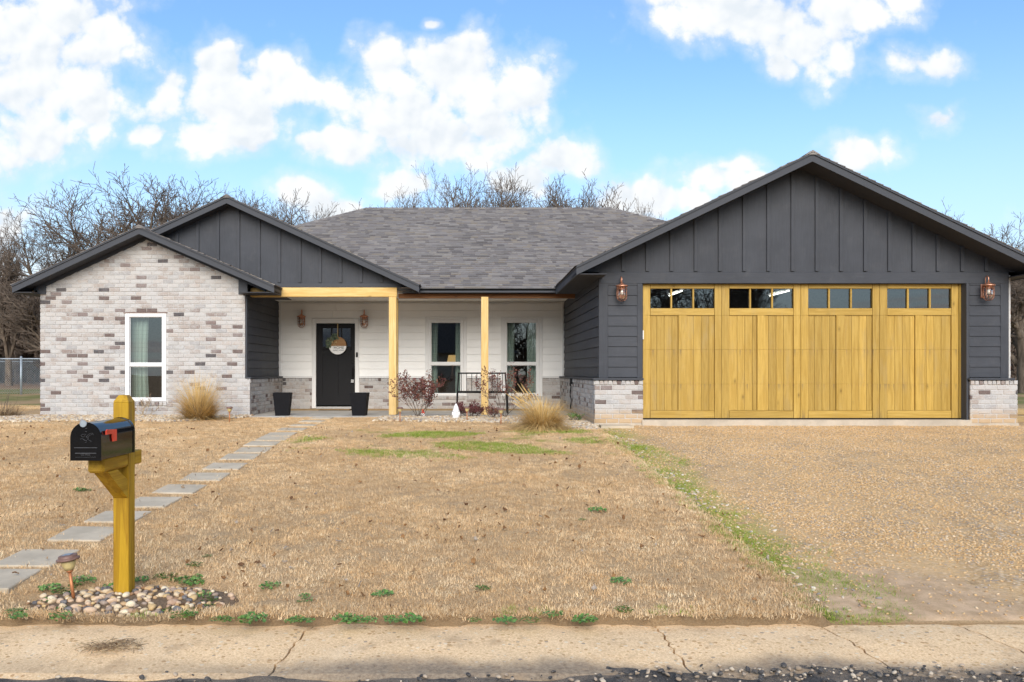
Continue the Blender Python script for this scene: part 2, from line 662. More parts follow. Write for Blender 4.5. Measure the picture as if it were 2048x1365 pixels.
def m_wood(name, base, dark, axis='z', knots=True, grey=0.0, vary=.10, rough=.5, wear_z=None, own=False, kn_pick=.42):
    m, g = newmat(name)
    p = g.pos()
    r = g.n('ShaderNodeAttribute', attribute_name='tint').outputs['Fac'] if own else g.tint()
    off = g.math('MULTIPLY', r, 37.0)
    q = g.vmath('ADD', p, g.comb(off, off, off))
    st = {'z': (24, 24, 1.3), 'x': (1.3, 24, 24), 'y': (24, 1.3, 24)}[axis]
    gr = g.noise(g.scale(q, st), 1.0, 5, .62, .9)
    fine = g.noise(g.scale(q, tuple(k * 5 for k in st)), 1.0, 4, .6)
    c = g.mix(g.ss(gr, .36, .64), base, dark)
    c = g.mix(g.math('MULTIPLY', g.ss(fine, .45, .75), .35), c, tuple(x * .78 for x in dark))
    val = g.math('ADD', 1 - vary, g.math('MULTIPLY', r, vary * 2))
    c = g.mix(1.0, c, g.comb(val, val, val), 'MULTIPLY')
    if knots:
        sk = {'z': (2.9, 2.9, 1.5), 'x': (1.5, 2.9, 2.9), 'y': (2.9, 1.5, 2.9)}[axis]
        qs = g.scale(q, sk)
        vd = g.vor(qs, 1.35)
        pick = g.math('GREATER_THAN', g.xyz(g.vor(qs, 1.35, 'Color'))[0], kn_pick)
        kn = g.math('MULTIPLY', g.ss(vd, .028, .06, 1, 0), pick)
        c = g.mix(g.math('MULTIPLY', kn, .85), c, tuple(x * .30 for x in dark))
        halo = g.math('MULTIPLY', g.ss(vd, .05, .15, .5, 0), pick)
        c = g.mix(halo, c, tuple(x * .62 for x in dark))
    if grey:
        gn = g.noise(g.scale(q, (5, 5, 1.2)), 1.0, 5, .65)
        c = g.mix(g.math('MULTIPLY', g.ss(gn, .50, .78), grey), c, (.36, .26, .11))
    if wear_z:
        zz = g.xyz(p)[2]
        run = g.noise(g.scale(p, (26, 26, .8)), 1.0, 4, .7)
        foot = g.ss(g.math('ADD', zz, g.math('MULTIPLY', run, .25)), .78, 1.02, 1, 0)
        c = g.mix(g.math('MULTIPLY', g.math('MULTIPLY', foot, g.ss(run, .48, .66)), .75), c, (.17, .115, .05))
        for z0 in wear_z:           # water stains hanging below each joint
            d = g.ss(zz, z0 - .16, z0 - .004, 0, 1)
            e = g.math('MULTIPLY', d, g.math('LESS_THAN', zz, z0))
            c = g.mix(g.math('MULTIPLY', g.math('MULTIPLY', e, g.ss(run, .52, .68)), .8), c, (.20, .14, .06))
    fin(g, c, g.math('ADD', rough, g.math('MULTIPLY', gr, .2)), g.bump(g.math('ADD', gr, fine), .12, .003), spec=.3)
    return m


def m_shingle():
    m, g = newmat('asphalt_shingle')
    p = g.pos()
    t = g.tint()
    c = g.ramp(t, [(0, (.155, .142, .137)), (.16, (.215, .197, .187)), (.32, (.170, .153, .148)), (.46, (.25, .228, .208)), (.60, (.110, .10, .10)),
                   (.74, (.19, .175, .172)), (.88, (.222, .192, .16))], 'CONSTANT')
    gr = g.noise(p, 260, 2, .5)
    c = g.mix(g.ss(gr, .35, .7, 0, .55), c, g.mix(.5, c, (.34, .315, .30)))
    c = g.mix(g.ss(g.noise(p, .8, 4, .6), .35, .7, 0, .25), c, (.16, .148, .142))
    fin(g, c, .95, g.bump(gr, .5, .004), spec=.15)
    return m


def m_ground():
    """turf: thatch and soil under the grass blades, further off a field with leaf litter"""
    m, g = newmat('thatch')
    p = g.pos()
    x, y, z = g.xyz(p)
    n = g.noise(p, 3.2, 6, .65)
    f = g.noise(p, 70, 5, .7)
    c = g.mix(g.ss(f, .3, .7), (.32, .215, .12), (.68, .47, .27))
    c = g.mix(g.ss(n, .35, .7, 0, .5), c, (.64, .41, .20))
    c = g.mix(g.ss(y, 5.02, 5.10, .75, 0), c, (.22, .15, .085))
    litter = g.ss(g.noise(p, .35, 5, .6), .45, .62)
    far = g.ss(y, 19, 24)
    field = g.mix(litter, (.16, .17, .055), (.40, .27, .155))
    field = g.mix(g.ss(f, .4, .7, 0, .5), field, (.30, .24, .10))
    wood = g.ss(y, 33, 38)
    field = g.mix(wood, field, g.mix(g.ss(f, .3, .7), (.15, .09, .055), (.36, .23, .14)))
    c = g.mix(far, c, field)
    fin(g, c, .95, g.bump(f, .7, .02), spec=.1)
    return m


def m_blade(name, cols, green=None):
    m, g = newmat(name)
    p = g.pos()
    r = g.rand()
    c = g.ramp(r, [(i / len(cols), k) for i, k in enumerate(cols)], 'CONSTANT')
    n = g.noise(p, 2.6, 5, .65)
    c = g.mix(g.ss(n, .38, .66, 0, .42), c, (.78, .51, .25))
    n3 = g.noise(p, 0.9, 4, .6)
    c = g.mix(g.ss(n3, .42, .7, 0, .5), c, (.62, .40, .195))
    mot = g.noise(g.scale(p, (1, 1.4, 1)), 5.5, 5, .7)
    c = g.mix(g.ss(mot, .50, .70, 0, .62), c, (.38, .265, .155))
    big = g.noise(p, .75, 4, .6)
    c = g.mix(g.ss(big, .46, .64, 0, .55), c, (.52, .37, .22))
    c = g.mix(g.ss(big, .50, .32, 0, .35), c, (.93, .76, .52))
    c = g.mix(g.ss(mot, .46, .26, 0, .45), c, (.95, .78, .54))
    if green:
        x, y, z = g.xyz(p)
        gn = g.noise(g.scale(p, (1.15, 1.7, 1)), 1.5, 4, .55)
        k = g.math('MULTIPLY', g.ss(y, 10.2, 11.6), g.ss(y, 13.6, 14.8, 1, 0))
        k = g.math('MULTIPLY', k, g.ss(x, -3.6, -2.4))
        thr = g.ss(gn, g.mixf(k, .74, .53), g.mixf(k, .84, .63))
        c = g.mix(g.math('MULTIPLY', thr, .88), c, g.mix(r, (.20, .27, .025), (.30, .34, .06)))
    fin(g, c, .75, spec=.2)
    return m


def m_leafy(name, cols, rough=.55, spec=.35, trans=0.0):
    m, g = newmat(name)
    t = g.tint()
    c = g.ramp(t, [(i / len(cols), k) for i, k in enumerate(cols)], 'CONSTANT')
    n = g.noise(g.pos(), 60, 3)
    c = g.mix(g.ss(n, .3, .7, 0, .3), c, tuple(x * .6 for x in cols[0]))
    fin(g, c, rough, spec=spec)
    return m


def m_pebble(name, cols, rough=.7):
    m, g = newmat(name)
    t = g.tint()
    p = g.pos()
    c = g.ramp(t, [(i / len(cols), k) for i, k in enumerate(cols)], 'CONSTANT')
    n = g.noise(p, 55, 5, .65)
    c = g.mix(g.ss(n, .4, .75, 0, .45), c, g.mix(.6, c, (.60, .52, .42)))
    fin(g, c, rough, g.bump(n, .25, .004), spec=.3)
    return m


def m_gravel():
    m, g = newmat('gravel_bed')
    p = g.pos()
    x, y, z = g.xyz(p)
    cc = g.vor(p, 38, 'Color')
    dd = g.vor(p, 38)
    a = g.xyz(cc)[0]
    c = g.ramp(a, [(0, (.54, .35, .18)), (.25, (.64, .46, .28)), (.5, (.46, .30, .16)), (.7, (.76, .61, .44)), (.88, (.34, .30, .27))], 'CONSTANT')
    c = g.mix(g.ss(dd, .25, .75, 0, .5), c, (.30, .20, .11))
    sand = g.noise(p, 2.0, 6, .65)
    c = g.mix(g.ss(sand, .35, .65, .15, .75), c, (.74, .485, .24))
    # worn bare earth where tyres turn in from the road, and along the left edge a mossy fringe
    dx = g.math('DIVIDE', g.math('SUBTRACT', x, g.math('ADD', 2.75, g.math('MULTIPLY', g.math('SUBTRACT', 6.6, y), -.05))), 1.0)
    dy = g.math('DIVIDE', g.math('SUBTRACT', y, 5.25), 1.15)
    d = g.math('SQRT', g.math('ADD', g.math('MULTIPLY', dx, dx), g.math('MULTIPLY', dy, dy)))
    bare = g.ss(g.math('ADD', d, g.math('MULTIPLY', g.noise(p, 3.5, 5, .6), .7)), .85, 1.35, 1, 0)
    dirt = g.mix(g.ss(g.noise(p, 6.0, 6, .72), .35, .68), (.50, .335, .195), (.70, .49, .31))
    c = g.mix(bare, c, dirt)
    moss = g.math('MULTIPLY', g.ss(g.math('ADD', x, g.math('MULTIPLY', g.noise(p, 1.1, 3), .9)), 2.60, 3.25, 1, 0), g.ss(g.noise(p, 5.0, 5, .65), .32, .50))
    moss = g.math('MULTIPLY', moss, g.math('SUBTRACT', 1, bare))
    c = g.mix(g.math('MULTIPLY', moss, .85), c, (.36, .37, .055))
    seam = g.ss(g.math('ADD', x, g.math('MULTIPLY', g.noise(p, 6, 4), .10)), 2.19, 2.30, .85, 0)
    c = g.mix(seam, c, (.15, .11, .06))
    h = g.math('ADD', g.math('MULTIPLY', g.math('SUBTRACT', 1, dd), g.math('SUBTRACT', 1, g.math('MULTIPLY', bare, .85))), g.noise(p, 150, 3))
    fin(g, c, .93, g.bump(h, .6, .012), spec=.15)
    return m


def m_kerb():
    m, g = newmat('aggregate_concrete')
    p = g.pos()
    x, y, z = g.xyz(p)
    cc = g.xyz(g.vor(p, 34, 'Color'))
    dd = g.vor(p, 34)
    rad = g.math('ADD', .12, g.math('MULTIPLY', cc[2], .30))
    stone = g.math('MULTIPLY', g.math('GREATER_THAN', cc[0], .40), g.ss(g.math('SUBTRACT', dd, rad), -.05, .08, 1, 0))
    big = g.noise(p, 2.2, 5, .6)
    c = g.mix(g.ss(g.noise(p, 75, 6, .75), .32, .68), (.66, .44, .24), (.98, .72, .44))
    sc = g.ramp(cc[1], [(0, (.50, .29, .13)), (.35, (.60, .39, .19)), (.6, (.82, .67, .48)), (.88, (.38, .29, .22))], 'CONSTANT')
    c = g.mix(g.math('MULTIPLY', stone, g.ss(big, .38, .55, .45, .95)), c, sc)
    c = g.mix(g.ss(big, .5, .75, 0, .5), c, (.90, .69, .46))
    # silt washed along the gutter edge
    s = g.math('ADD', y, g.math('MULTIPLY', g.math('SUBTRACT', g.noise(g.scale(p, (1, .5, 1)), 1.4, 5, .6), .5), .55))
    silt = g.math('MULTIPLY', g.ss(s, 4.36, 4.56, 1, 0), g.ss(x, -1.9, -.4, .25, 1))
    c = g.mix(g.math('MULTIPLY', silt, .85), c, g.mix(g.ss(g.noise(p, 45, 4, .7), .3, .7), (.15, .12, .095), (.33, .26, .19)))
    st = g.noise(p, 3.3, 6, .7)
    c = g.mix(g.ss(st, .52, .70, 0, .65), c, (.46, .31, .18))
    h = g.math('ADD', g.math('MULTIPLY', stone, .5), g.noise(p, 110, 4, .65))
    fin(g, c, .92, g.bump(h, .45, .006), spec=.15)
    return m


def m_asphalt():
    m, g = newmat('worn_asphalt')
    p = g.pos()
    n = g.noise(p, 4.5, 6, .65)
    f = g.noise(p, 130, 4, .7)
    c = g.mix(g.ss(f, .35, .7), (.05, .047, .046), (.13, .12, .11))
    c = g.mix(g.ss(n, .40, .55), c, g.mix(g.ss(f, .3, .7), (.15, .12, .095), (.30, .24, .18)))
    fin(g, c, .85, g.bump(g.math('ADD', f, n), .7, .02), spec=.25)
    return m


def m_concrete(name, col, rough=.85):
    m, g = newmat(name)
    p = g.pos()
    n = g.noise(p, 3.0, 6, .65)
    f = g.noise(p, 80, 4, .65)
    c = g.mix(g.ss(n, .3, .7), tuple(x * .82 for x in col), tuple(min(1, x * 1.10) for x in col))
    c = g.mix(g.ss(f, .45, .75, 0, .3), c, tuple(x * .7 for x in col))
    st = g.noise(p, 9, 5, .7)
    c = g.mix(g.ss(st, .58, .75, 0, .35), c, (.36, .30, .21))
    fin(g, c, rough, g.bump(f, .25, .004), spec=.2)
    return m


def m_glass(name, tint=(.86, .92, .90), rough=0.0, boost=1.0):
    """thin pane: clear through, mirror by the Fresnel angle"""
    m = bpy.data.materials.new(name)
    m.use_nodes = True
    nt = m.node_tree
    nt.nodes.clear()
    g = G(nt)
    out = g.n('ShaderNodeOutputMaterial')
    tr = g.n('ShaderNodeBsdfTransparent')
    g.put(tr.inputs[0], tint)
    gl = g.n('ShaderNodeBsdfGlossy')
    g.put(gl.inputs['Roughness'], rough)
    w = g.bump(g.noise(g.pos(), 1.1, 2), .03, .02)
    g.put(gl.inputs['Normal'], w)
    fr = g.n('ShaderNodeFresnel')
    fr.inputs[0].default_value = 1.5
    f = g.math('MULTIPLY', fr.outputs[0], 2.0 * boost, clamp=True)
    mx = g.n('ShaderNodeMixShader')
    g.put(mx.inputs[0], f)
    nt.links.new(tr.outputs[0], mx.inputs[1])
    nt.links.new(gl.outputs[0], mx.inputs[2])
    nt.links.new(mx.outputs[0], out.inputs[0])
    return m


def m_emit(name, col, s):
    m, g = newmat(name)
    fin(g, col, .4)
    g.put(g.b.inputs['Emission Color'], col)
    g.put(g.b.inputs['Emission Strength'], s)
    m.cycles.emission_sampling = 'NONE'
    return m


def m_bark():
    m, g = newmat('bark')
    p = g.pos()
    n = g.noise(g.scale(p, (9, 9, 2.2)), 1.0, 5, .65)
    c = g.mix(g.ss(n, .3, .7), (.085, .066, .052), (.20, .16, .125))
    fin(g, c, .95, g.bump(n, .6, .03), spec=.1)
    return m


def m_curtain():
    m, g = newmat('mint_curtain')
    p = g.pos()
    x, y, z = g.xyz(p)
    lx = g.math('LESS_THAN', g.math('FRACT', g.math('MULTIPLY', x, 17)), .08)
    lzz = g.math('LESS_THAN', g.math('FRACT', g.math('MULTIPLY', z, 11)), .06)
    c = g.mix(g.math('MULTIPLY', g.math('MAXIMUM', lx, lzz), .6), (.47, .54, .49), (.20, .24, .22))
    fin(g, c, .9, spec=.1)
    return m


DG = (.056, .060, .071)
M = dict(
    brick=m_brick(), mortar=m_mortar(),
    dark_x=m_paint('charcoal_siding', DG, .5, 'x', .13, .05), dark_z=m_paint('charcoal_panel', DG, .5, 'z', .13, .04), dark_y=m_paint('charcoal_side_siding', DG, .5, 'y', .13, .06),
    trim_dark=m_paint('charcoal_trim', (.060, .064, .075), .48, 'x', .04),
    soffit=m_paint('charcoal_soffit', (.05, .051, .058), .6, 'y', .05),
    white_x=m_paint('white_siding', (.93, .92, .90), .5, 'x', .02, .05), white=m_paint('white_trim', (.78, .775, .77), .42, 'z', .02),
    ceiling=m_paint('porch_ceiling_paint', (.84, .81, .76), .6, 'y', .04),
    shingle=m_shingle(), deck=m_plain('roof_underlay', (.07, .068, .07), .9),
    redbrick=m_leafy('plain_brick', [(.26, .12, .08), (.19, .085, .06), (.33, .19, .14), (.14, .075, .06), (.42, .34, .29)], .9, .1),
    garage=m_wood('stained_cedar', (.49, .32, .075), (.39, .24, .045), 'z', True, .6, .17, .42, (1.886, 1.274), True),
    garage_x=m_wood('stained_cedar_rail', (.49, .32, .075), (.39, .24, .045), 'x', True, .35, .09, .42),
    post=m_wood('pine_post', (.76, .54, .24), (.66, .43, .15), 'z', True, .12, .05), beam=m_wood('pine_beam', (.78, .55, .23), (.67, .42, .13), 'x', True, .1, .05),
    beam_red=m_wood('cedar_beam', (.30, .135, .05), (.20, .08, .03), 'x', True, .0, .05),
    mpost=m_wood('treated_post', (.54, .32, .018), (.36, .19, .008), 'z', True, .40, .06, .5, None, False, .12), marm=m_wood('treated_arm', (.54, .32, .020), (.38, .20, .010), 'y', True, .30, .06, .5, None, False, .2),
    timber=m_wood('landscape_timber', (.42, .31, .15), (.30, .21, .10), 'x', True, .4, .1),
    concrete=m_concrete('porch_concrete', (.50, .47, .42)), slab=m_concrete('foundation_concrete', (.52, .45, .36)), paver=m_concrete('paver_concrete', (.56, .475, .36), .95),
    ground=m_ground(), gravel=m_gravel(), kerb=m_kerb(), asphalt=m_asphalt(),
    black=m_plain('black_metal', (.008, .008, .009), .5, 0, .1, 30, .05, .2), doorblack=m_paint('black_door_paint', (.010, .010, .012), .5, 'z', .08),
    gloss=m_plain('black_enamel', (.008, .008, .009), .09, 0, .1, 20, .02, .4), emboss=m_plain('embossed_enamel', (.07, .07, .075), .3, 0, .1),
    red=m_plain('red_plastic', (.78, .07, .035), .4), copper=m_plain('copper', (.72, .36, .24), .34, .85, .12, 22, .05), copper_dark=m_plain('aged_copper', (.40, .19, .12), .42, .8, .2, 22, .05),
    glass=m_glass('window_glass', boost=2.0), doorglass=m_glass('obscure_glass', (.75, .8, .82), .06, 6.0), clear=m_glass('lantern_glass', (.97, .97, .96), 0, .7),
    frost=m_plain('amber_plastic', (.62, .50, .24), .35, 0, .1), brown=m_plain('brown_plastic', (.20, .115, .09), .42, 0, .15), cstem=m_plain('copper_stem', (.52, .21, .09), .35, .35, .12),
    planter=m_plain('charcoal_planter', (.008, .008, .010), .6, 0, .15, 12, .06, .15), soil=m_plain('potting_soil', (.05, .035, .025), .95, 0, .3, 60, .5),
    bedsoil=m_plain('bed_soil', (.17, .115, .07), .95, 0, .3, 60, .5), curtain=m_curtain(), room=m_plain('room_paint', (.22, .19, .16), .8), floor=m_plain('wood_floor', (.14, .085, .05), .4), garage_wall=m_plain('garage_board', (.30, .30, .30), .8),
    bark=m_bark(), twig=m_plain('twig_bark', (.12, .092, .073), .95, 0, .3, 6, .1),
    ceramic=m_plain('white_ceramic', (.82, .81, .80), .4, 0, .05), galv=m_plain('galvanised_steel', (.34, .38, .42), .45, .55, .12, 25, .05),
    ogold=m_leafy('dry_ornamental_grass', [(.80, .56, .24), (.70, .47, .18), (.86, .64, .32), (.58, .39, .16), (.76, .53, .20)], .7, .2),
    redleaf=m_leafy('burgundy_leaf', [(.17, .055, .045), (.23, .085, .055), (.12, .045, .04), (.28, .13, .08), (.19, .065, .07)]),
    plumleaf=m_leafy('plum_leaf', [(.17, .05, .06), (.12, .035, .04), (.22, .085, .075)]),
    weed=m_leafy('weed_leaf', [(.11, .23, .05), (.15, .29, .06), (.08, .17, .04), (.19, .31, .09)], .5),
    deadleaf=m_leafy('dead_leaf', [(.22, .115, .05), (.32, .18, .08), (.14, .075, .04), (.38, .25, .14), (.42, .36, .30)], .8, .2),
    straw=m_leafy('dead_stalk', [(.40, .29, .17), (.25, .17, .10), (.18, .12, .08), (.50, .38, .24)], .9, .1),
    euca=m_leafy('eucalyptus_leaf', [(.10, .14, .09), (.06, .085, .055), (.16, .19, .12)], .7),
    rock=m_pebble('river_rock', [(.54, .36, .18), (.66, .51, .33), (.30, .165, .08), (.78, .65, .46), (.16, .15, .15), (.42, .27, .18), (.58, .40, .19), (.32, .24, .19), (.64, .45, .30), (.11, .105, .11), (.50, .32, .16), (.72, .57, .38)], .6),
    bedrock=m_pebble('bed_pebble', [(.55, .41, .25), (.62, .52, .40), (.36, .23, .13), (.70, .62, .50), (.30, .27, .25), (.50, .35, .19), (.60, .46, .30)], .75),
    grit=m_pebble('driveway_gravel', [(.68, .45, .215), (.70, .48, .25), (.54, .33, .14), (.76, .58, .37), (.66, .43, .20), (.42, .34, .27), (.68, .455, .22), (.60, .41, .22)], .8),
    roadstone=m_pebble('road_stone', [(.48, .38, .28), (.36, .28, .21), (.56, .47, .36), (.05, .048, .05), (.07, .066, .066), (.30, .23, .165), (.06, .058, .06)], .95),
    blade=m_blade('dormant_grass', [(.95, .69, .40), (.74, .49, .25), (.98, .80, .52), (.50, .32, .155), (.90, .63, .34), (.62, .44, .26), (.86, .61, .35)], green=True),
    gblade=m_leafy('green_grass', [(.26, .37, .03), (.33, .42, .06), (.19, .30, .03), (.38, .43, .10)], .7),
    tube=m_emit('lit_tube', (1.0, .96, .86), 3.0), warm=m_emit('lamp_shade_glow', (1.0, .62, .24), .3), bulb=m_plain('bulb_glass', (.85, .80, .70), .25),
    beige=m_plain('beige_stucco', (.50, .45, .37), .9), roof2=m_plain('neighbour_shingle', (.075, .08, .085), .95, 0, .3, 30, .4),
    signwood=m_wood('sign_wood', (.42, .23, .10), (.33, .165, .065), 'x', False), ink=m_plain('black_ink', (.03, .03, .03), .6), ribbon=m_plain('tan_ribbon', (.46, .33, .16), .8),
    mat=m_plain('coir', (.30, .19, .09), .98, 0, .35, 120, .6), greyplastic=m_plain('grey_plastic', (.40, .40, .40), .5),
)


# ------------------------------------------------------------------ the setting
def axis_pts(*segs):
    out = []
    for a, b, n in segs:
        out += list(np.linspace(a, b, n, endpoint=False))
    out.append(segs[-1][1])
    return out


def ground_z(x, y):
    if y < 5.03:
        return -0.13 if y > -3.2 else -0.13 + 0.15 * sstep(-y, 3.2, 5)
    return lz(x, y)


gr_o = grid_sheet('ground', axis_pts((-400, -60, 8), (-60, -14, 16), (-14, -6, 60), (-6, 1.95, 220), (1.95, 2.25, 14), (2.25, 3.2, 8), (3.2, 16, 40), (16, 60, 16), (60, 400, 8)),
           axis_pts((-300, -30, 8), (-30, -3, 10), (-3, 5.0, 6), (5.0, 5.036, 2), (5.036, 9, 60), (9, 18, 50), (18, 40, 22), (40, 400, 12)), ground_z, M['ground'])
for v in gr_o.data.vertices:
    if 4.99 < v.co.y < 5.09 and -14 < v.co.x < 2.2:
        v.co.y += turf_edge(v.co.x)
grid_sheet('road', axis_pts((-200, -12, 12), (-12, 12, 240), (12, 200, 12)), axis_pts((-3.4, 3.2, 10), (3.2, 4.42, 40)),
           lambda x, y: -0.050 + 0.010 * math.sin(x * 9.1 + math.sin(y * 13) * 2) * math.sin(y * 17 + x * 3) + 0.012 * sstep(x, -.5, 1.5) * sstep(y, 4.0, 4.3), M['asphalt'])
drive_x = axis_pts((2.08, 4.5, 40), (4.5, 14, 50))
drive_y = axis_pts((5.015, 8, 60), (8, 14.97, 60))


def drive_z(x, y):
    return gz(x, y) + .010 - .05 * (1 - sstep(y, 5.02, 5.10)) + .007 * math.sin(x * 5.1 + y) * math.sin(y * 3.7 - x * 2) + .006 * math.sin(x * 13 + y * 4) * math.sin(y * 11)


grid_sheet('driveway', drive_x, drive_y, drive_z, M['gravel'])

# the kerb: cast slabs with ragged cracks between them
kerb = thing('kerb', None, None)
kerb['kind'] = 'structure'
KY0, KY1 = 4.27, 5.035
cr = random.Random(3)
joints = [(-14.0, 0), (-9.2, .02), (-4.9, -.02), (-1.0, -.10), (1.10, .06), (2.13, .16), (2.98, .22), (6.3, .02), (10.5, 0), (15, 0)]


def crack_line(x, lean, n=16):
    pts = []
    for i in range(n + 1):
        t = i / n
        pts.append((x + lean * (.5 - t) + cr.uniform(-.014, .014), KY0 + (KY1 - KY0) * t))
    return pts


lines = [crack_line(*j) for j in joints]
for a, b in zip(lines[:-1], lines[1:]):
    mb = MB()
    n, k = len(a), max(6, int((b[0][0] - a[0][0]) / .12))
    vs, fs = [], []
    for i in range(n):
        t = i / (n - 1)
        x0, x1 = a[i][0] + .006, b[i][0] - .006
        for j in range(k + 1):
            x = x0 + (x1 - x0) * j / k
            edge = min(j, k - j) / k * (x1 - x0)
            rag = .012 * math.sin(x * 23) * math.sin(x * 7.7 + 1) if i in (0, n - 1) else 0
            z = -.036 + .036 * sstep(t, 0, .8) + .004 * math.sin(x * 6) * math.sin(t * 9 + x) - .010 * math.exp(-edge / .03) - (.014 if i == 0 else 0)
            vs.append((x, a[i][1] + rag, z))
    w = k + 1
    for i in range(n - 1):
        for j in range(k):
            fs.append((i * w + j, i * w + j + 1, (i + 1) * w + j + 1, (i + 1) * w + j))
    nb = len(vs)
    rim = list(range(w)) + [i * w + k for i in range(1, n)] + [(n - 1) * w + j for j in range(k - 1, -1, -1)] + [i * w for i in range(n - 2, 0, -1)]
    vs += [(vs[q][0], vs[q][1], -.14) for q in rim]
    for q in range(len(rim)):
        q2 = (q + 1) % len(rim)
        fs.append((rim[q2], rim[q], nb + q, nb + q2))
    mb.poly(vs, fs)
    mb.build('slab', M['kerb'], kerb)

# ------------------------------------------------------------------ the house
H = thing('house', 'single-storey white brick and charcoal siding house with wooden double garage door', 'house', (0.2, 20, .57))
WING_Y, PORCH_Y, GAR_Y, GAB_Y = 17.70, 20.70, 15.00, 18.05
SX_L, SX_R = -4.72, 2.235            # the two siding planes that flank the porch
BX_L, BX_R = -4.635, 2.14            # brick skirts under them
SILL = 1.345


def subtract(a, b, cuts):
    out = [(a, b)]
    for c0, c1 in cuts:
        nxt = []
        for p, q in out:
            if c1 <= p or c0 >= q:
                nxt.append((p, q))
                continue
            if c0 > p:
                nxt.append((p, c0))
            if c1 < q:
                nxt.append((c1, q))
        out = nxt
    return out


def wallgrid(mb, axis, u0, u1, a, b, z0, z1, holes=()):
    """a slab of wall between planes a and b, cut round rectangular openings"""
    zs = sorted({z0, z1, *[h[2] for h in holes], *[h[3] for h in holes]})
    zs = [z for z in zs if z0 <= z <= z1]
    for p, q in zip(zs[:-1], zs[1:]):
        cuts = [(h[0], h[1]) for h in holes if h[2] < (p + q) / 2 < h[3]]
        for s, e in subtract(u0, u1, cuts):
            if axis == 'x':
                mb.box(s, e, a, b, p, q)
            else:
                mb.box(a, b, s, e, p, q)


# bricks ------------------------------------------------------------
BRICKS = []
BL, BH = .206, .0735
brk = random.Random(11)


def brick_shape(mb, seed, L=BL, Hh=BH, D=.045):
    r = random.Random(seed)
    j = lambda k=.0025: r.uniform(-k, k)
    c = .006
    x, z = L / 2, Hh / 2
    back = [(-x, D, -z), (x, D, -z), (x, D, z), (-x, D, z)]
    mid = [(-x + j(), c, -z + j()), (x + j(), c, -z + j()), (x + j(), c, z + j()), (-x + j(), c, z + j())]
    fr = [(-x + c + j(), j(.002), -z + c + j()), (x - c + j(), j(.002), -z + c + j()), (x - c + j(), j(.002), z - c + j()), (-x + c + j(), j(.002), z - c + j())]
    vs = back + mid + fr
    fs = [(8, 9, 10, 11)]
    for a in (0, 4):
        for i in range(4):
            k = (i + 1) % 4
            fs.append((a + i, a + k, a + 4 + k, a + 4 + i))
    mb.poly(vs, fs)


BMESH = []
for i in range(6):
    q = MB()
    brick_shape(q, i)
    BMESH.append(q.mesh('brick', M['brick']))


def bricks(part, axis, face, u0, u1, z0, n, pitch, L, spans, plane, joint=.011, shift=0.0):
    """running bond; spans(zlo, zhi) gives the stretches of a course that are brick"""
    for r in range(n):
        za, zb = z0 + r * pitch, z0 + r * pitch + pitch - joint
        st = u0 - L * (.5 if r % 2 else 0) - shift
        for s, e in spans(za, zb):
            k = math.floor((s - st) / L)
            while st + k * L < e:
                a, b = max(s, st + k * L), min(e, st + (k + 1) * L - joint)
                if st + k * L < s:
                    a = s
                if b - a > .03:
                    c = (a + b) / 2
                    loc = (c, plane, (za + zb) / 2) if axis == 'x' else (plane, c, (za + zb) / 2)
                    BRICKS.append((part, loc, face, (b - a) / BL, (zb - za) / BH))
                k += 1


def rowlock(part, axis, face, u0, u1, z0, z1, plane, w=.078):
    n = max(1, round((u1 - u0) / w))
    w = (u1 - u0) / n
    for i in range(n):
        c = u0 + (i + .5) * w
        loc = (c, plane, (z0 + z1) / 2) if axis == 'x' else (plane, c, (z0 + z1) / 2)
        BRICKS.append((part, loc, face, (w - .012) / BL, (z1 - z0 - .008) / BH))


def flush_bricks():
    D = lambda b: (Vector(b[1]) - cam.location).length / (b[3] ** .25)
    order = sorted(BRICKS, key=D)
    rest = {}
    for i, (part, loc, face, sx, sz) in enumerate(order):
        jl = (loc[0] + (brk.uniform(-.0022, .0022) if face else 0), loc[1] + (0 if face else brk.uniform(-.0028, .0028)), loc[2])
        if i < 300:
            put('brick', BMESH[brk.randrange(6)], None, part, jl, face, (sx, 1, sz))
        else:
            rest.setdefault(part.name, []).append((jl, face, sx, sz))
    for pn, lst in rest.items():
        mb = MB()
        for (loc, face, sx, sz) in lst:
            q = MB()
            brick_shape(q, brk.random())
            ca, sa = math.cos(face), math.sin(face)
            mb.cur = brk.uniform(.001, .999)
            mb.poly([(loc[0] + x * sx * ca - y * sa, loc[1] + x * sx * sa + y * ca, loc[2] + z * sz) for x, y, z in q.v], q.f)
        mb.build('brick_field', M['redbrick' if pn == side_r.name else 'brick'], bpy.data.objects[pn], kind='stuff')


FR, TO_R, TO_L = 0.0, R(90), R(-90)        # a brick face looks to the front, to the right, to the left

# left wing: brick front with a gable ---------------------------------
W1 = (-7.236, -6.382, .875, 2.708)
WX0, WX1 = -9.006, -4.737
G1 = dict(xc=-6.788, zr=4.451, xl=-9.373, xr=-4.040, y0=17.30, y1=19.2, wall=WING_Y)
G2 = dict(xc=-5.123, zr=5.155, xl=-9.130, xr=-1.114, y0=17.70, y1=22.6, wall=GAB_Y)
G3 = dict(xc=5.772, zr=5.218, xl=1.765, xr=9.779, y0=14.43, y1=22.6, wall=GAR_Y)
for gq, ze in ((G1, 3.253), (G2, 3.306), (G3, 3.291)):
    gq['ze'] = ze


def roof_z(gq, x):
    if x < gq['xc']:
        return gq['ze'] + (gq['zr'] - gq['ze']) * (x - gq['xl']) / (gq['xc'] - gq['xl'])
    return gq['ze'] + (gq['zr'] - gq['ze']) * (gq['xr'] - x) / (gq['xr'] - gq['xc'])


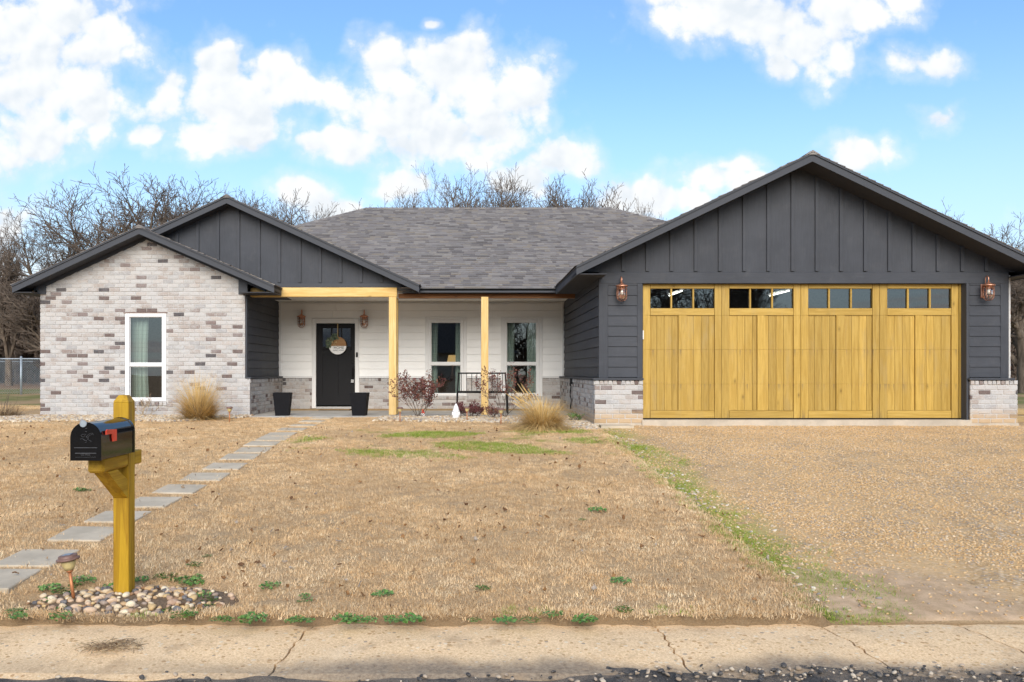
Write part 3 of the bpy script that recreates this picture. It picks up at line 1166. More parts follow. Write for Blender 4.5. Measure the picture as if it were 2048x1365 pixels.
mb = MB()
wallgrid(mb, 'x', WX0 + .01, WX1 - .003, WING_Y + .011, WING_Y + .20, .40, 3.10, [W1])
mb.box(WX1 - .003, BX_L - .01, WING_Y + .009, WING_Y + .16, .40, SILL - .03)
zt = lambda x: roof_z(G1, x) - .16
mb.prism([(WX0 + .01, 3.10), (WX1 - .003, 3.10), (WX1 - .003, zt(WX1)), (G1['xc'], zt(G1['xc'])), (WX0 + .01, max(3.11, zt(WX0)))], 'y', WING_Y + .011, WING_Y + .20)
wing = mb.build('brick_wall', M['mortar'], H)


def wing_spans(za, zb):
    a, b = WX0, WX1
    if za < SILL - .05:
        b = BX_L
    z = zb + .17
    if z > roof_z(G1, WX0):
        a = max(a, G1['xl'] + (z - G1['ze']) / (G1['zr'] - G1['ze']) * (G1['xc'] - G1['xl']))
    if z > roof_z(G1, WX1) and za > 2.8:
        b = min(b, G1['xr'] - (z - G1['ze']) / (G1['zr'] - G1['ze']) * (G1['xr'] - G1['xc']))
    if a >= b:
        return []
    cuts = [(W1[0] - .006, W1[1] + .006)] if za < W1[3] + .01 and zb > W1[2] - .09 else []
    return subtract(a, b, cuts)


bricks(wing, 'x', FR, WX0, WX1, .50, 45, .0858, .2225, wing_spans, WING_Y)
rowlock(wing, 'x', FR, W1[0] - .02, W1[1] + .02, W1[2] - .095, W1[2] - .008, WING_Y - .022)
rowlock(wing, 'x', FR, G1['xc'] - .16, G1['xc'] + .16, 4.06, 4.20, WING_Y)
# the brick skirt that turns the corner onto the porch
mb = MB()
mb.box(BX_L - .16, BX_L - .009, WING_Y + .165, PORCH_Y - .05, .40, SILL - .03)
skirt_l = mb.build('brick_wall', M['mortar'], H)
bricks(skirt_l, 'y', TO_R, WING_Y + .01, PORCH_Y, .58, 8, .0836, .2225, lambda a, b: [(WING_Y + .012, PORCH_Y - .01)], BX_L)
rowlock(skirt_l, 'y', TO_R, WING_Y + .012, PORCH_Y - .01, 1.255, SILL - .004, BX_L + .012)
# porch back wall skirt
PW = [(-1.0776, -.219), (.767, 1.627)]
WZ0, WZ1 = .903, 2.749
DOOR = (-3.811, -2.861, .640, 2.669)
mb = MB()
holes = [(a, b, WZ0 - .003, WZ1) for a, b in PW] + [DOOR]
wallgrid(mb, 'x', BX_L, BX_R, PORCH_Y + .009, PORCH_Y + .18, .40, SILL - .03, holes)
skirt_p = mb.build('brick_wall', M['mortar'], H)


def porch_spans(za, zb):
    cuts = [(DOOR[0] - .10, DOOR[1] + .10)]
    if zb > WZ0 - .10:
        cuts += [(a - .075, b + .075) for a, b in PW]
    return subtract(BX_L + .01, BX_R - .01, cuts)


bricks(skirt_p, 'x', FR, BX_L, BX_R, .58, 8, .0836, .2225, porch_spans, PORCH_Y)
for s, e in porch_spans(1.26, 1.34):
    rowlock(skirt_p, 'x', FR, s, e, 1.255, SILL - .012, PORCH_Y - .012)
for a, b in PW:
    rowlock(skirt_p, 'x', FR, a - .05, b + .05, WZ0 - .092, WZ0 - .012, PORCH_Y - .020)
# garage skirts: left side, left pier, right pier and the brick side wall beyond it
OP0, OP1, OPZ = 2.996, 8.682, 3.050
mb = MB()
mb.box(BX_R + .009, BX_R + .16, 15.06, PORCH_Y - .05, .40, SILL - .03)
mb.box(BX_R + .009, OP0 - .012, 14.909, 15.05, .40, SILL - .03)
pier_l = mb.build('brick_wall', M['mortar'], H)
bricks(pier_l, 'y', TO_L, 14.90, PORCH_Y, .593, 8, .0832, .2165, lambda a, b: [(14.905, PORCH_Y - .02)], BX_R, shift=.1)
rowlock(pier_l, 'y', TO_L, 14.90, PORCH_Y - .02, 1.262, SILL - .004, BX_R - .012)
bricks(pier_l, 'x', FR, BX_R, OP0, .593, 8, .0832, .2165, lambda a, b: [(BX_R + .006, OP0 - .004)], 14.90)
rowlock(pier_l, 'x', FR, BX_R + .004, OP0 - .004, 1.262, SILL - .004, 14.888)
mb = MB()
mb.box(8.735, 9.549, 14.909, 15.05, .40, SILL - .03)
pier_r = mb.build('brick_wall', M['mortar'], H)
bricks(pier_r, 'x', FR, 8.72, 9.56, .593, 8, .0832, .2165, lambda a, b: [(8.725, 9.558)], 14.90, shift=.06)
rowlock(pier_r, 'x', FR, 8.725, 9.558, 1.262, SILL - .004, 14.888)
mb = MB()
mb.box(9.33, 9.512, 15.03, 21.0, .40, 3.2)
side_r = mb.build('brick_wall', M['mortar'], H)
bricks(side_r, 'y', TO_R, 15.03, 21.0, .593, 31, .0836, .2165, lambda a, b: [(15.034, 20.9)], 9.522)
# plain side and rear walls, out of the picture
mb = MB()
mb.box(-9.0, -8.8, 17.92, 29.4, .40, 3.2)
mb.box(-8.8, 9.5, 29.2, 29.4, .40, 3.2)
mb.box(9.33, 9.50, 21.01, 29.19, .40, 3.2)
mb.build('rear_wall', M['mortar'], H)
flush_bricks()


# siding -------------------------------------------------------------
def lap(part, axis, sgn, u0, u1, plane, z0, z1, pitch, m, holes=(), join=None):
    """lapped boards, each one an object; sgn is the side the face looks to along the other axis"""
    z = z0
    while z < z1 - .03:
        zt = min(z + pitch, z1)
        hit = [h for h in holes if h[2] < zt - .002 and h[3] > z + .002]
        rows = [(s, e, z) for s, e in subtract(u0, u1, [(h[0], h[1]) for h in hit])]
        rows += [(h[0], h[1], h[3]) for h in hit if h[3] < zt - .01]      # a board notched over an opening
        for s, e, zl in rows:
            pieces = [(s, e)]
            if join and e - s > 3:
                c = join.uniform(s + .8, e - .8)
                pieces = [(s, c - .0015), (c + .0015, e)]
            for a, b in pieces:
                mb = MB()
                pts = [(plane, zl), (plane + sgn * .026, zl), (plane + sgn * .012, zt - .007), (plane, zt - .007)]
                mb.prism(pts, 'x' if axis == 'x' else 'y', a, b)
                mb.build('siding_board', m, part)
        z = zt


# porch wall
mb = MB()
wallgrid(mb, 'x', SX_L - .1, SX_R + .1, PORCH_Y + .035, PORCH_Y + .18, SILL - .03, 3.45, holes)
pw = mb.build('porch_wall', M['white_x'], H)
trims = [(a - .075, b + .075, WZ0 - .2, WZ1 + .078) for a, b in PW] + [(DOOR[0] - .10, DOOR[1] + .10, 0, DOOR[3] + .12)]
lap(pw, 'x', -1, SX_L + .06, SX_R - .05, PORCH_Y + .035, SILL + .035, 3.2, .1778, M['white_x'], trims, random.Random(4))
mb = MB()
for s, e in subtract(BX_L + .02, BX_R - .02, [(DOOR[0] - .10, DOOR[1] + .10)] + [(a - .075, b + .075) for a, b in PW]):
    mb.cbox(s, e, PORCH_Y - .03, PORCH_Y + .034, SILL - .008, SILL + .030)
mb.build('ledge', M['white'], pw)
mb = MB()
mb.cbox(SX_L + .002, SX_L + .058, PORCH_Y + .004, PORCH_Y + .034, SILL + .032, 3.2)
mb.cbox(SX_R - .048, SX_R - .016, PORCH_Y + .004, PORCH_Y + .034, SILL + .032, 3.2)
mb.build('corner_trim', M['white'], pw)
# the wing's flank
mb = MB()
mb.box(SX_L - .16, SX_L - .016, WING_Y + .21, PORCH_Y + .03, SILL - .02, 3.25)
fl = mb.build('siding_wall', M['dark_y'], H)
lap(fl, 'y', 1, WING_Y + .14, PORCH_Y - .003, SX_L - .015, SILL + .045, 3.2, .1778, M['dark_y'])
mb = MB()
mb.cbox(SX_L - .012, SX_L + .016, WING_Y + .03, WING_Y + .135, SILL + .04, 3.2)
mb.build('corner_trim', M['trim_dark'], fl)
mb = MB()
mb.cbox(SX_L - .01, BX_L + .03, WING_Y - .005, PORCH_Y - .036, SILL, SILL + .036)
mb.build('sill', M['trim_dark'], fl)
# garage flank
mb = MB()
mb.box(SX_R + .016, SX_R + .16, 15.06, PORCH_Y + .03, SILL - .02, 3.25)
gfl = mb.build('siding_wall', M['dark_y'], H)
lap(gfl, 'y', -1, 15.04, PORCH_Y - .003, SX_R + .015, 1.396, 3.2, .1808, M['dark_y'])
mb = MB()
mb.cbox(BX_R - .03, SX_R + .01, 15.0, PORCH_Y - .036, SILL, SILL + .036)
mb.build('sill', M['trim_dark'], gfl)
# garage front
GX0, GX1 = 2.241, 9.459
mb = MB()
wallgrid(mb, 'x', GX0 + .01, GX1 - .005, 15.016, 15.15, SILL - .02, 3.25, [(OP0, OP1, 0, OPZ)])
gw = mb.build('garage_wall', M['dark_x'], H)
for (a, b) in ((2.392, 2.903), (8.768, 9.310)):
    lap(gw, 'x', -1, a, b, 15.015, 1.396, 3.14, .1808, M['dark_x'])
for k, (a, b, z0, z1) in enumerate(((GX0 - .012, 2.390, SILL + .037, 3.14), (2.905, OP0, SILL + .037, OPZ), (OP1, 8.766, SILL + .037, OPZ), (9.312, GX1, SILL + .037, 3.14))):
    mb = MB()
    mb.cbox(a, b, 14.988, 15.030, z0, z1)
    mb.build('trim_board', M['dark_z'], gw)
mb = MB()
mb.cbox(GX0 - .012, GX1, 14.984, 15.028, 3.142 if False else OPZ, 3.247)
mb.build('head_board', M['dark_x'], gw)
for a, b in ((BX_R - .03, OP0 - .001), (OP1 + .012, GX1 + .03)):
    mb = MB()
    mb.cbox(a, b, 14.862, 14.984, SILL, SILL + .036)
    mb.build('sill', M['trim_dark'], gw)
mb = MB()                               # painted reveals of the opening
mb.box(OP0 - .011, OP0 + .016, 15.031, 15.128, .645, OPZ)
mb.box(OP1 - .005, OP1 + .026, 14.93, 15.128, .60, OPZ)
mb.box(OP0 + .016, OP1 - .005, 15.031, 15.128, OPZ - .004, OPZ + .03)
mb.build('reveal', M['trim_dark'], gw)


def gable_panel(name, gq, x0, x1, z0, plane, drop, first, step, bw, zb):
    mb = MB()
    pts = [(x0, z0), (x1, z0), (x1, max(z0 + .01, roof_z(gq, x1) - drop))]
    if x0 < gq['xc'] < x1:
        pts.append((gq['xc'], gq['zr'] - drop))
    pts.append((x0, max(z0 + .01, roof_z(gq, x0) - drop)))
    mb.prism(pts, 'y', plane, plane + .14)
    w = mb.build(name, M['dark_z'], H)
    x = first
    while x < x1 - .05:
        t = min(roof_z(gq, x - bw / 2), roof_z(gq, x + bw / 2)) - drop - .005
        if x > x0 + .05 and t - zb > .05:
            q = MB()
            q.cbox(x - bw / 2, x + bw / 2, plane - .030, plane - .0005, zb, t, .003)
            q.build('batten', M['dark_z'], w)
        x += step
    return w


gable_panel('gable_wall', G3, G3['xl'] + .03, G3['xr'] - .03, 3.165 + .084, 14.998, .12, PX(1246, 15), .4268, .062, 3.262)
g2w = gable_panel('gable_wall', G2, -9.0, -1.50, 3.277, GAB_Y, .12, PX(354.6, GAB_Y) - .4335 * 3, .4335, .064, PZ(566, GAB_Y))
mb = MB()
mb.cbox(-4.60, -1.58, GAB_Y - .024, GAB_Y - .001, 3.279, PZ(567, GAB_Y))
mb.build('skirt_board', M['trim_dark'], g2w)


# roofs ---------------------------------------------------------------
shr = random.Random(21)


def shingle_slope(mb, P0, u, v, length, ext, e=.143):
    P0, u, v = Vector(P0), Vector(u).normalized(), Vector(v).normalized()
    n = u.cross(v)
    if n.z < 0:
        n = -n
    rows = int(length / e)
    for r in range(rows + 1):
        v0, v1 = r * e, min(length, (r + 1) * e + .03)
        a0, b0 = ext(v0)
        a1, b1 = ext(v1)
        a, b = max(a0, a1), min(b0, b1)
        s = a - shr.uniform(0, .3)
        s = min(a0, a1) if shr.random() < 2 else s
        end = max(b0, b1)
        while s < end - .01:
            w = shr.choice((.09, .12, .15, .18, .22, .28))
            t = min(end, s + w)
            if end - t < .05:
                t = end
            h = shr.choice((.010, .012, .020, .022))
            cl = lambda q, lo, hi: max(lo, min(hi, q))
            q0, q1 = cl(s, a0, b0), cl(t, a0, b0)
            q2, q3 = cl(t, a1, b1), cl(s, a1, b1)
            if q1 - q0 > .002 or q2 - q3 > .002:
                mb.cur = shr.uniform(.001, .999)
                base = lambda uu, vv, hh: tuple(P0 + u * uu + v * vv + n * hh)
                A, B, C, D = base(q0, v0, h), base(q1, v0, h), base(q2, v1, .003), base(q3, v1, .003)
                vm, hm = v0 + (v1 - v0) * .62, h * .38 + .002
                E, F_ = base(q0 + (q3 - q0) * .62, vm, hm), base(q1 + (q2 - q1) * .62, vm, hm)
                A2, B2 = base(q0, v0 + .001, 0), base(q1, v0 + .001, 0)
                C2, D2 = base(q2, v1, 0), base(q3, v1, 0)
                mb.poly([A, B, F_, E, A2, B2, C2, D2], [(0, 1, 2, 3), (4, 5, 1, 0), (5, 6, 2, 1), (7, 4, 0, 3)])
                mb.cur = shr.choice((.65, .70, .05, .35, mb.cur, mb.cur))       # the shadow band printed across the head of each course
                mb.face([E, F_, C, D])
            s = t


def caps(mb, p, q, w=.13):
    p, q = Vector(p), Vector(q)
    d = (q - p).normalized()
    side = d.cross(Vector((0, 0, 1))).normalized()
    L = (q - p).length
    k = 0.0
    while k < L:
        a, b = p + d * k, p + d * min(L, k + .16)
        mb.cur = shr.uniform(.001, .999)
        dn = Vector((0, 0, -w * .47))
        A = [a + side * w + dn + Vector((0, 0, .012)), a + Vector((0, 0, .030)), a - side * w + dn + Vector((0, 0, .012))]
        B = [b + side * w + dn + Vector((0, 0, .020)), b + Vector((0, 0, .042)), b - side * w + dn + Vector((0, 0, .020))]
        mb.poly([tuple(x) for x in A + B], [(0, 1, 4, 3), (1, 2, 5, 4), (3, 4, 5), (0, 2, 1)])
        k += .145


def gable_roof(gq, name='roof'):
    xc, zr, xl, xr, ze, y0, y1, wall = (gq[k] for k in ('xc', 'zr', 'xl', 'xr', 'ze', 'y0', 'y1', 'wall'))
    mb = MB()
    th = .05
    mb.prism([(xl, ze), (xc, zr), (xr, ze), (xr, ze - th), (xc, zr - th), (xl, ze - th)], 'y', y0 + .03, y1)
    roof = mb.build(name, M['deck'], H)
    fh = .125
    # rake boards and the drip strip above them, plumb cut
    for (xa, za, xb, zb) in ((xl, ze, xc, zr), (xc, zr, xr, ze)):
        for (nm, ya, yb, up, dn) in (('rake_board', y0, y0 + .028, -.030, -.030 - fh), ('drip_strip', y0 - .022, y0 + .026, .002, -.036)):
            q = MB()
            off = .0 if nm == 'rake_board' else .002
            q.prism([(xa, za + dn + off), (xb, zb + dn + off), (xb, zb + up + off), (xa, za + up + off)], 'y', ya, yb)
            q.build(nm, M['trim_dark'], roof)
        q = MB()        # raked soffit
        q.prism([(xa, za - fh - .012), (xb, zb - fh - .012), (xb, zb - fh + .012), (xa, za - fh + .012)], 'y', y0 + .029, wall + .1)
        q.build('soffit', M['soffit'], roof)
    for x, s in ((xl, 1), (xr, -1)):
        q = MB()
        q.cbox(min(x, x + s * .028), max(x, x + s * .028), y0 + .0285, 18.04, ze - .03 - fh, ze - .031)
        q.build('fascia', M['trim_dark'], roof)
    sh = MB()
    for x, s in ((xl, 1), (xr, -1)):
        run = abs(xc - x) + .02
        ln = math.hypot(run, zr - ze)
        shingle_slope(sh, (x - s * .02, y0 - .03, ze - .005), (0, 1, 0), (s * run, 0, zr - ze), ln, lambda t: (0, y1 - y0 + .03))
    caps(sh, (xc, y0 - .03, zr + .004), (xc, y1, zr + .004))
    sh.build('shingle_field', M['shingle'], roof, kind='stuff')
    return roof


r1 = gable_roof(G1)
r2 = gable_roof(G2)
r3 = gable_roof(G3)
# boxed ends of the brick gable's eaves
for k, (a, b) in enumerate(((-9.05, WX0 + .13), (WX1 - .13, SX_L + .04))):
    q = MB()
    q.cbox(a, b, WING_Y - .03, WING_Y + .06, 3.10, roof_z(G1, (a + b) / 2) - .15)
    q.build('frieze_block', M['trim_dark'], r1)
for x0, x1 in ((G1['xl'] + .028, WX0 + .02), (SX_L - .05, G1['xr'] - .028)):
    q = MB()
    q.box(x0, x1, G1['y0'] + .03, 19.1, G1['ze'] - .150, G1['ze'] - .135)
    q.build('eave_soffit', M['soffit'], r1)
for a, b in ((G1['xl'] + .30, G1['xc']), (G1['xc'], G1['xr'] - .25)):       # frieze under the rakes
    q = MB()
    za, zb = roof_z(G1, a) - .137, roof_z(G1, b) - .137
    q.prism([(a, za - .075), (b, zb - .075), (b, zb), (a, za)], 'y', WING_Y - .028, WING_Y + .008)
    q.build('frieze_board', M['trim_dark'], r1)
q = MB()
q.box(G3['xl'] + .028, SX_R + .05, G3['y0'] + .03, 18.1, 3.148, 3.163)
q.build('eave_soffit', M['soffit'], r3)
q = MB()
q.box(GX1 - .02, G3['xr'] - .028, G3['y0'] + .03, 21, 3.148, 3.163)
q.build('eave_soffit', M['soffit'], r3)
# the hip roof
EX0, EX1, EY0, EY1, EZ = -8.94, 9.86, 18.05, 29.95, 3.262
RX0, RX1, RY, RZ = -2.993, 3.911, 24.0, 6.09
mb = MB()
e = [(EX0, EY0, EZ), (EX1, EY0, EZ), (EX1, EY1, EZ), (EX0, EY1, EZ), (RX0, RY, RZ), (RX1, RY, RZ)]
lo = [(x, y, z - .05) for x, y, z in e]
mb.poly(e + lo, [(0, 1, 5, 4), (1, 2, 5), (2, 3, 4, 5), (3, 0, 4), (7, 6, 10, 11), (8, 7, 11), (9, 8, 11, 10), (6, 9, 10), (0, 6, 7, 1), (1, 7, 8, 2), (2, 8, 9, 3), (3, 9, 6, 0)])
hip = mb.build('roof', M['deck'], H)
sh = MB()
ln = math.hypot(RY - EY0, RZ - EZ)
sl = (RY - EY0) / ln
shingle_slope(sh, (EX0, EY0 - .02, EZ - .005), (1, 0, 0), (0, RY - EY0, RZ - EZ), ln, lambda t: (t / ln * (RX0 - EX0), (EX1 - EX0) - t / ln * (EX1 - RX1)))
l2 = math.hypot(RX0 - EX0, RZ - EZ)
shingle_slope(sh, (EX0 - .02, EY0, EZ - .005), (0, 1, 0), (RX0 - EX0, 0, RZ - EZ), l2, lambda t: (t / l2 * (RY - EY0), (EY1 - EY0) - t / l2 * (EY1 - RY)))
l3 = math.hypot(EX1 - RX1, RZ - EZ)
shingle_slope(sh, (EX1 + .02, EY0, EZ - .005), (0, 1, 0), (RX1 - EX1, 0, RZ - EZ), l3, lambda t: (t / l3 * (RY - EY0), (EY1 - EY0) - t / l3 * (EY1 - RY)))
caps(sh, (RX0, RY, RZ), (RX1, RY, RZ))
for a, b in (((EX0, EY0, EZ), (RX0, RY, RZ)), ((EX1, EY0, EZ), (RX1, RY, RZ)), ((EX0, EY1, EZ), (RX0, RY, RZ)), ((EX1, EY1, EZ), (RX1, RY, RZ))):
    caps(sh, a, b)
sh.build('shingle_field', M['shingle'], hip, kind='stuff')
q = MB()
q.cbox(-1.20, 1.80, EY0 + .0, EY0 + .028, 3.170, EZ - .018)
q.build('fascia', M['trim_dark'], hip)
q = MB()
q.cbox(-1.20, 1.80, EY0 - .02, EY0 + .02, EZ - .017, EZ + .004)
q.build('drip_strip', M['trim_dark'], hip)
q = MB()
q.box(-1.5, 2.2, EY0 + .03, 18.36, 3.172, 3.186)
q.build('eave_soffit', M['soffit'], hip)
q = MB()
q.box(SX_L, SX_R, 18.16, PORCH_Y, 3.20, 3.25)
q.build('porch_ceiling', M['ceiling'], H)

# porch timber ----------------------------------------------------------
for (a, b) in ((-1.772, -1.612), (.184, .336)):
    q = MB()
    q.cbox(a, b, 17.99, 18.14, .579, 3.076, .006)
    q.build('post', M['post'], H)
q = MB()
q.cbox(-1.755, -1.607, 18.30, 18.45, .579, 3.076, .006)
q.build('post', M['post'], H)
q = MB()
q.cbox(-4.70, -1.600, 17.985, 18.145, 3.077, 3.272, .006)
q.build('beam', M['beam'], H)
q = MB()
q.cbox(-1.598, 2.21, 18.30, 18.46, 3.077, 3.170, .006)
q.build('beam', M['beam_red'], H)

# slabs --------------------------------------------------------------------
q = MB()
q.cbox(BX_L - .15, BX_R + .0, 17.25, PORCH_Y - .001, .30, .578, .012)
q.build('porch_floor', M['concrete'], H)
q = MB()
q.cbox(OP0 - .03, 8.74, 14.86, 15.24, .30, .645, .010)
q.build('garage_slab', M['slab'], H)
q = MB()
q.box(BX_R - .015, OP0 - .035, 14.885, 15.05, .30, .590)
q.box(BX_R - .015, BX_R + .1, 15.051, 17.24, .30, .588)
q.box(8.745, 9.57, 14.885, 15.05, .30, .590)
q.build('foundation', M['slab'], H)


# windows -------------------------------------------------------------------
def window(x0, x1, z0, z1, plane, fw, zm, rail, casing=None, mat='white'):
    """double-hung: frame, meeting rail, two panes"""
    q = MB()
    y0, y1 = plane - .004, plane + .09
    q.cbox(x0, x0 + fw, y0, y1, z0, z1, .005)
    q.cbox(x1 - fw, x1, y0, y1, z0, z1, .005)
    q.cbox(x0 + fw, x1 - fw, y0, y1, z1 - fw * .85, z1, .005)
    q.cbox(x0 + fw, x1 - fw, y0, y1, z0, z0 + fw * .75, .005)
    w = q.build('window', M[mat], H)
    q = MB()
    q.cbox(x0 + fw, x1 - fw, y0 + .018, y1 - .02, zm - rail / 2, zm + rail / 2, .004)
    q.build('meeting_rail', M[mat], w)
    for a, b in ((zm + rail / 2, z1 - fw * .85), (z0 + fw * .75, zm - rail / 2)):
        q = MB()
        yq = plane + (.045 if a > zm else .055)
        q.face([(x0 + fw, yq, a), (x1 - fw, yq, a), (x1 - fw, yq, b), (x0 + fw, yq, b)])
        q.build('pane', M['glass'], w)
        q = MB()        # sash bead
        for (p, r, s, t) in ((x0 + fw, x0 + fw + .012, a, b), (x1 - fw - .012, x1 - fw, a, b), (x0 + fw + .012, x1 - fw - .012, b - .012, b), (x0 + fw + .012, x1 - fw - .012, a, a + .012)):
            q.box(p, r, yq - .012, yq - .002, s, t)
        q.build('sash', M['white'], w)
    if casing:
        c, top = casing
        q = MB()
        q.cbox(x0 - c, x0 - .002, plane - .008, plane + .034, z0 - .01, z1 + top, .004)
        q.cbox(x1 + .002, x1 + c, plane - .008, plane + .034, z0 - .01, z1 + top, .004)
        q.cbox(x0 - .001, x1 + .001, plane - .008, plane + .034, z1 + .002, z1 + top, .004)
        q.build('casing', M['white'], w)
    return w


w1 = window(*W1, WING_Y, .088, PZ(730, WING_Y), .07)
q = MB()
q.box(W1[0] - .03, W1[1] + .03, WING_Y - .012, WING_Y + .01, W1[3] + .002, W1[3] + .016)
q.build('lintel_strip', M['brown'], w1)
for a, b in PW:
    window(a, b, WZ0, WZ1, PORCH_Y, .068, PZ(728, PORCH_Y), .07, (.075, .078))

# front door ------------------------------------------------------------------
q = MB()
dx0, dx1, dz0, dz1 = DOOR[0] + .006, DOOR[1] - .006, .668, DOOR[3] - .004
lites = [(PX(644.7, 20.7), PX(661, 20.7)), (PX(664.3, 20.7), PX(681, 20.7)), (PX(683.7, 20.7), PX(700.2, 20.7))]
lz0, lz1 = PZ(693.5, 20.7), PZ(656.8, 20.7)
pan = [(PX(643.7, 20.7), PX(668, 20.7)), (PX(675.6, 20.7), PX(699.8, 20.7))]
pz0, pz1 = PZ(792, 20.7), PZ(709, 20.7)
wallgrid(q, 'x', dx0, dx1, PORCH_Y + .045, PORCH_Y + .085, dz0, dz1, [(a, b, lz0, lz1) for a, b in lites] + [(a, b, pz0, pz1) for a, b in pan])
door = q.build('front_door', M['doorblack'], H)
for a, b in pan:
    q = MB()
    q.box(a, b, PORCH_Y + .062, PORCH_Y + .08, pz0, pz1)
    q.build('door_panel', M['doorblack'], door)
for a, b in lites:
    q = MB()
    q.face([(a, PORCH_Y + .06, lz0), (b, PORCH_Y + .06, lz0), (b, PORCH_Y + .06, lz1), (a, PORCH_Y + .06, lz1)])
    q.build('pane', M['doorglass'], door)
q = MB()
q.cbox(PX(642, 20.7), PX(703, 20.7), PORCH_Y + .010, PORCH_Y + .0445, PZ(698.5, 20.7), PZ(695, 20.7), .004)
for k in (645, 697):
    q.box(PX(k, 20.7), PX(k + 3, 20.7), PORCH_Y + .018, PORCH_Y + .0445, PZ(702, 20.7), PZ(698.6, 20.7))
q.build('dentil_shelf', M['doorblack'], door)
q = MB()
hx = PX(705.6, 20.7)
q.cbox(hx - .032, hx + .032, PORCH_Y + .022, PORCH_Y + .0445, PZ(727.5, 20.7), PZ(721, 20.7), .006)
q.build('deadbolt', M['black'], door)
q = MB()
q.cbox(hx - .028, hx + .028, PORCH_Y + .03, PORCH_Y + .0445, PZ(757, 20.7), PZ(733.5, 20.7), .006)
q.tube([(hx, PORCH_Y + .03, PZ(737, 20.7)), (hx, PORCH_Y - .02, PZ(739, 20.7)), (hx, PORCH_Y - .025, PZ(748, 20.7)), (hx, PORCH_Y + .03, PZ(755, 20.7))], .011, 8)
q.build('door_handle', M['black'], door)
q = MB()
c = .10
q.cbox(DOOR[0] - c, DOOR[0], PORCH_Y - .010, PORCH_Y + .09, .60, DOOR[3] + .118, .005)
q.cbox(DOOR[1], DOOR[1] + c, PORCH_Y - .010, PORCH_Y + .09, .60, DOOR[3] + .118, .005)
q.cbox(DOOR[0] + .001, DOOR[1] - .001, PORCH_Y - .010, PORCH_Y + .09, DOOR[3], DOOR[3] + .118, .005)
q.build('door_casing', M['white'], door)
q = MB()
q.cbox(DOOR[0] + .001, DOOR[1] - .001, PORCH_Y - .03, PORCH_Y + .12, .582, .640, .006)
q.build('threshold', M['greyplastic'], door)

# garage door --------------------------------------------------------------------
GD = 15.13
gz_ = lambda py: PZ(py, GD)
gx_ = lambda px: PX(px, GD)
zb, s2, s1, zs, ztop = gz_(836.5), gz_(768.4), gz_(699.6), gz_(631.4), gz_(567)
q = MB()
wallgrid(q, 'x', gx_(1285), gx_(1921), GD + .020, GD + .055, zb, ztop,
         [(gx_(1285 + 157.7 * k + 14.6), gx_(1285 + 157.7 * k + 144.6), gz_(617.4), gz_(577.4)) for k in range(4)])
gdoor = q.build('garage_door', M['garage'], H)
gr_ = random.Random(5)


def plank(nm, xa, xb, za, zb_, m, y0=GD, y1=GD + .020, c=.0018):
    q = MB()
    q.cur = (xa * 7.31 + (xb - xa) * 3.7) % .97 + .01        # one board, one tone, whatever section it is cut into
    q.cbox(gx_(xa) + .0022, gx_(xb) - .0022, y0, y1, za, zb_, c)
    return q.build(nm, m, gdoor)


for k in range(4):
    o = 1285 + 157.7 * k
    G_, GXm = M['garage'], M['garage_x']
    for (a, b) in ((0, 15.2), (143.4, 157.5)):
        for (lo_, hi) in ((zb, s2), (s2, s1), (s1, zs), (zs, ztop)):
            plank('stile', o + a, o + b, lo_ + .0007, hi - .0007, G_, GD - .026, GD + .0195)
    plank('rail', o + 15.3, o + 143.3, zs + .0015, gz_(617.2), GXm, GD - .022, GD + .0195)
    plank('rail', o + 15.3, o + 143.3, gz_(577.6), ztop - .0015, GXm, GD - .022, GD + .0195)
    plank('rail', o + 15.3, o + 143.3, zb + .0015, gz_(821.5), GXm, GD - .022, GD + .0195)
    if k % 2 == 0:
        cuts = ([15.4, 28.6, 43.5, 58.9, 70.8], [88.4, 102.7, 117.6, 132.8, 143.2])
    else:
        cuts = ([15.4, 31.5, 46.7, 62.0, 70.8], [88.4, 94.5, 109.6, 124.1, 143.2])
    for (lo_, hi) in ((gz_(821.5) + .002, s2), (s2, s1), (s1, zs)):
        plank('stile', o + 71.0, o + 88.2, lo_ + .0007, hi - .0007, G_, GD - .026, GD + .0195)
        for cs in cuts:
            for a, b in zip(cs[:-1], cs[1:]):
                plank('plank', o + a, o + b, lo_ + .0006, hi - .0006, G_)
    lit = [(15.8, 55.4), (59.4, 99.4), (103.4, 143.0)]
    for a in (55.5, 99.5):
        plank('muntin', o + a, o + a + 3.8, gz_(617.0), gz_(577.8), G_, GD - .012, GD + .03, .003)
    for a, b in lit:
        q = MB()
        q.face([(gx_(o + a - .3), GD + .024, gz_(617.3)), (gx_(o + b + .3), GD + .024, gz_(617.3)), (gx_(o + b + .3), GD + .024, gz_(577.5)), (gx_(o + a - .3), GD + .024, gz_(577.5))])
        q.build('pane', M['glass'], gdoor)
q = MB()
q.cbox(gx_(1916.2), gx_(1920.8), GD - .034, GD - .001, zb, ztop, .003)
q.build('stop_strip', M['garage'], gdoor)
q = MB()
q.box(gx_(1285), gx_(1921), GD - .012, GD + .05, .6455, zb - .001)
q.build('bottom_seal', M['black'], gdoor)
q = MB()                              # nail heads beside the section joints
for k in range(4):
    for cs in range(19):
        for zz_ in (s2, s1):
            for d in (-.028, .028):
                if gr_.random() < .75:
                    x = gx_(1285 + 157.7 * k + 8 + cs * 7.9) + gr_.uniform(-.02, .02)
                    y = GD - .0225 if (cs * 7.9 + 8 < 15.2 or cs * 7.9 + 8 > 143.4 or 71 < cs * 7.9 + 8 < 88.2) else GD - .0008
                    q.poly([(x - .003, y, zz_ + d - .006), (x + .003, y, zz_ + d - .006), (x + .003, y, zz_ + d + .006), (x - .003, y, zz_ + d + .006)], [(0, 1, 2, 3)])
q.build('nail_heads', M['copper_dark'], gdoor, kind='stuff')

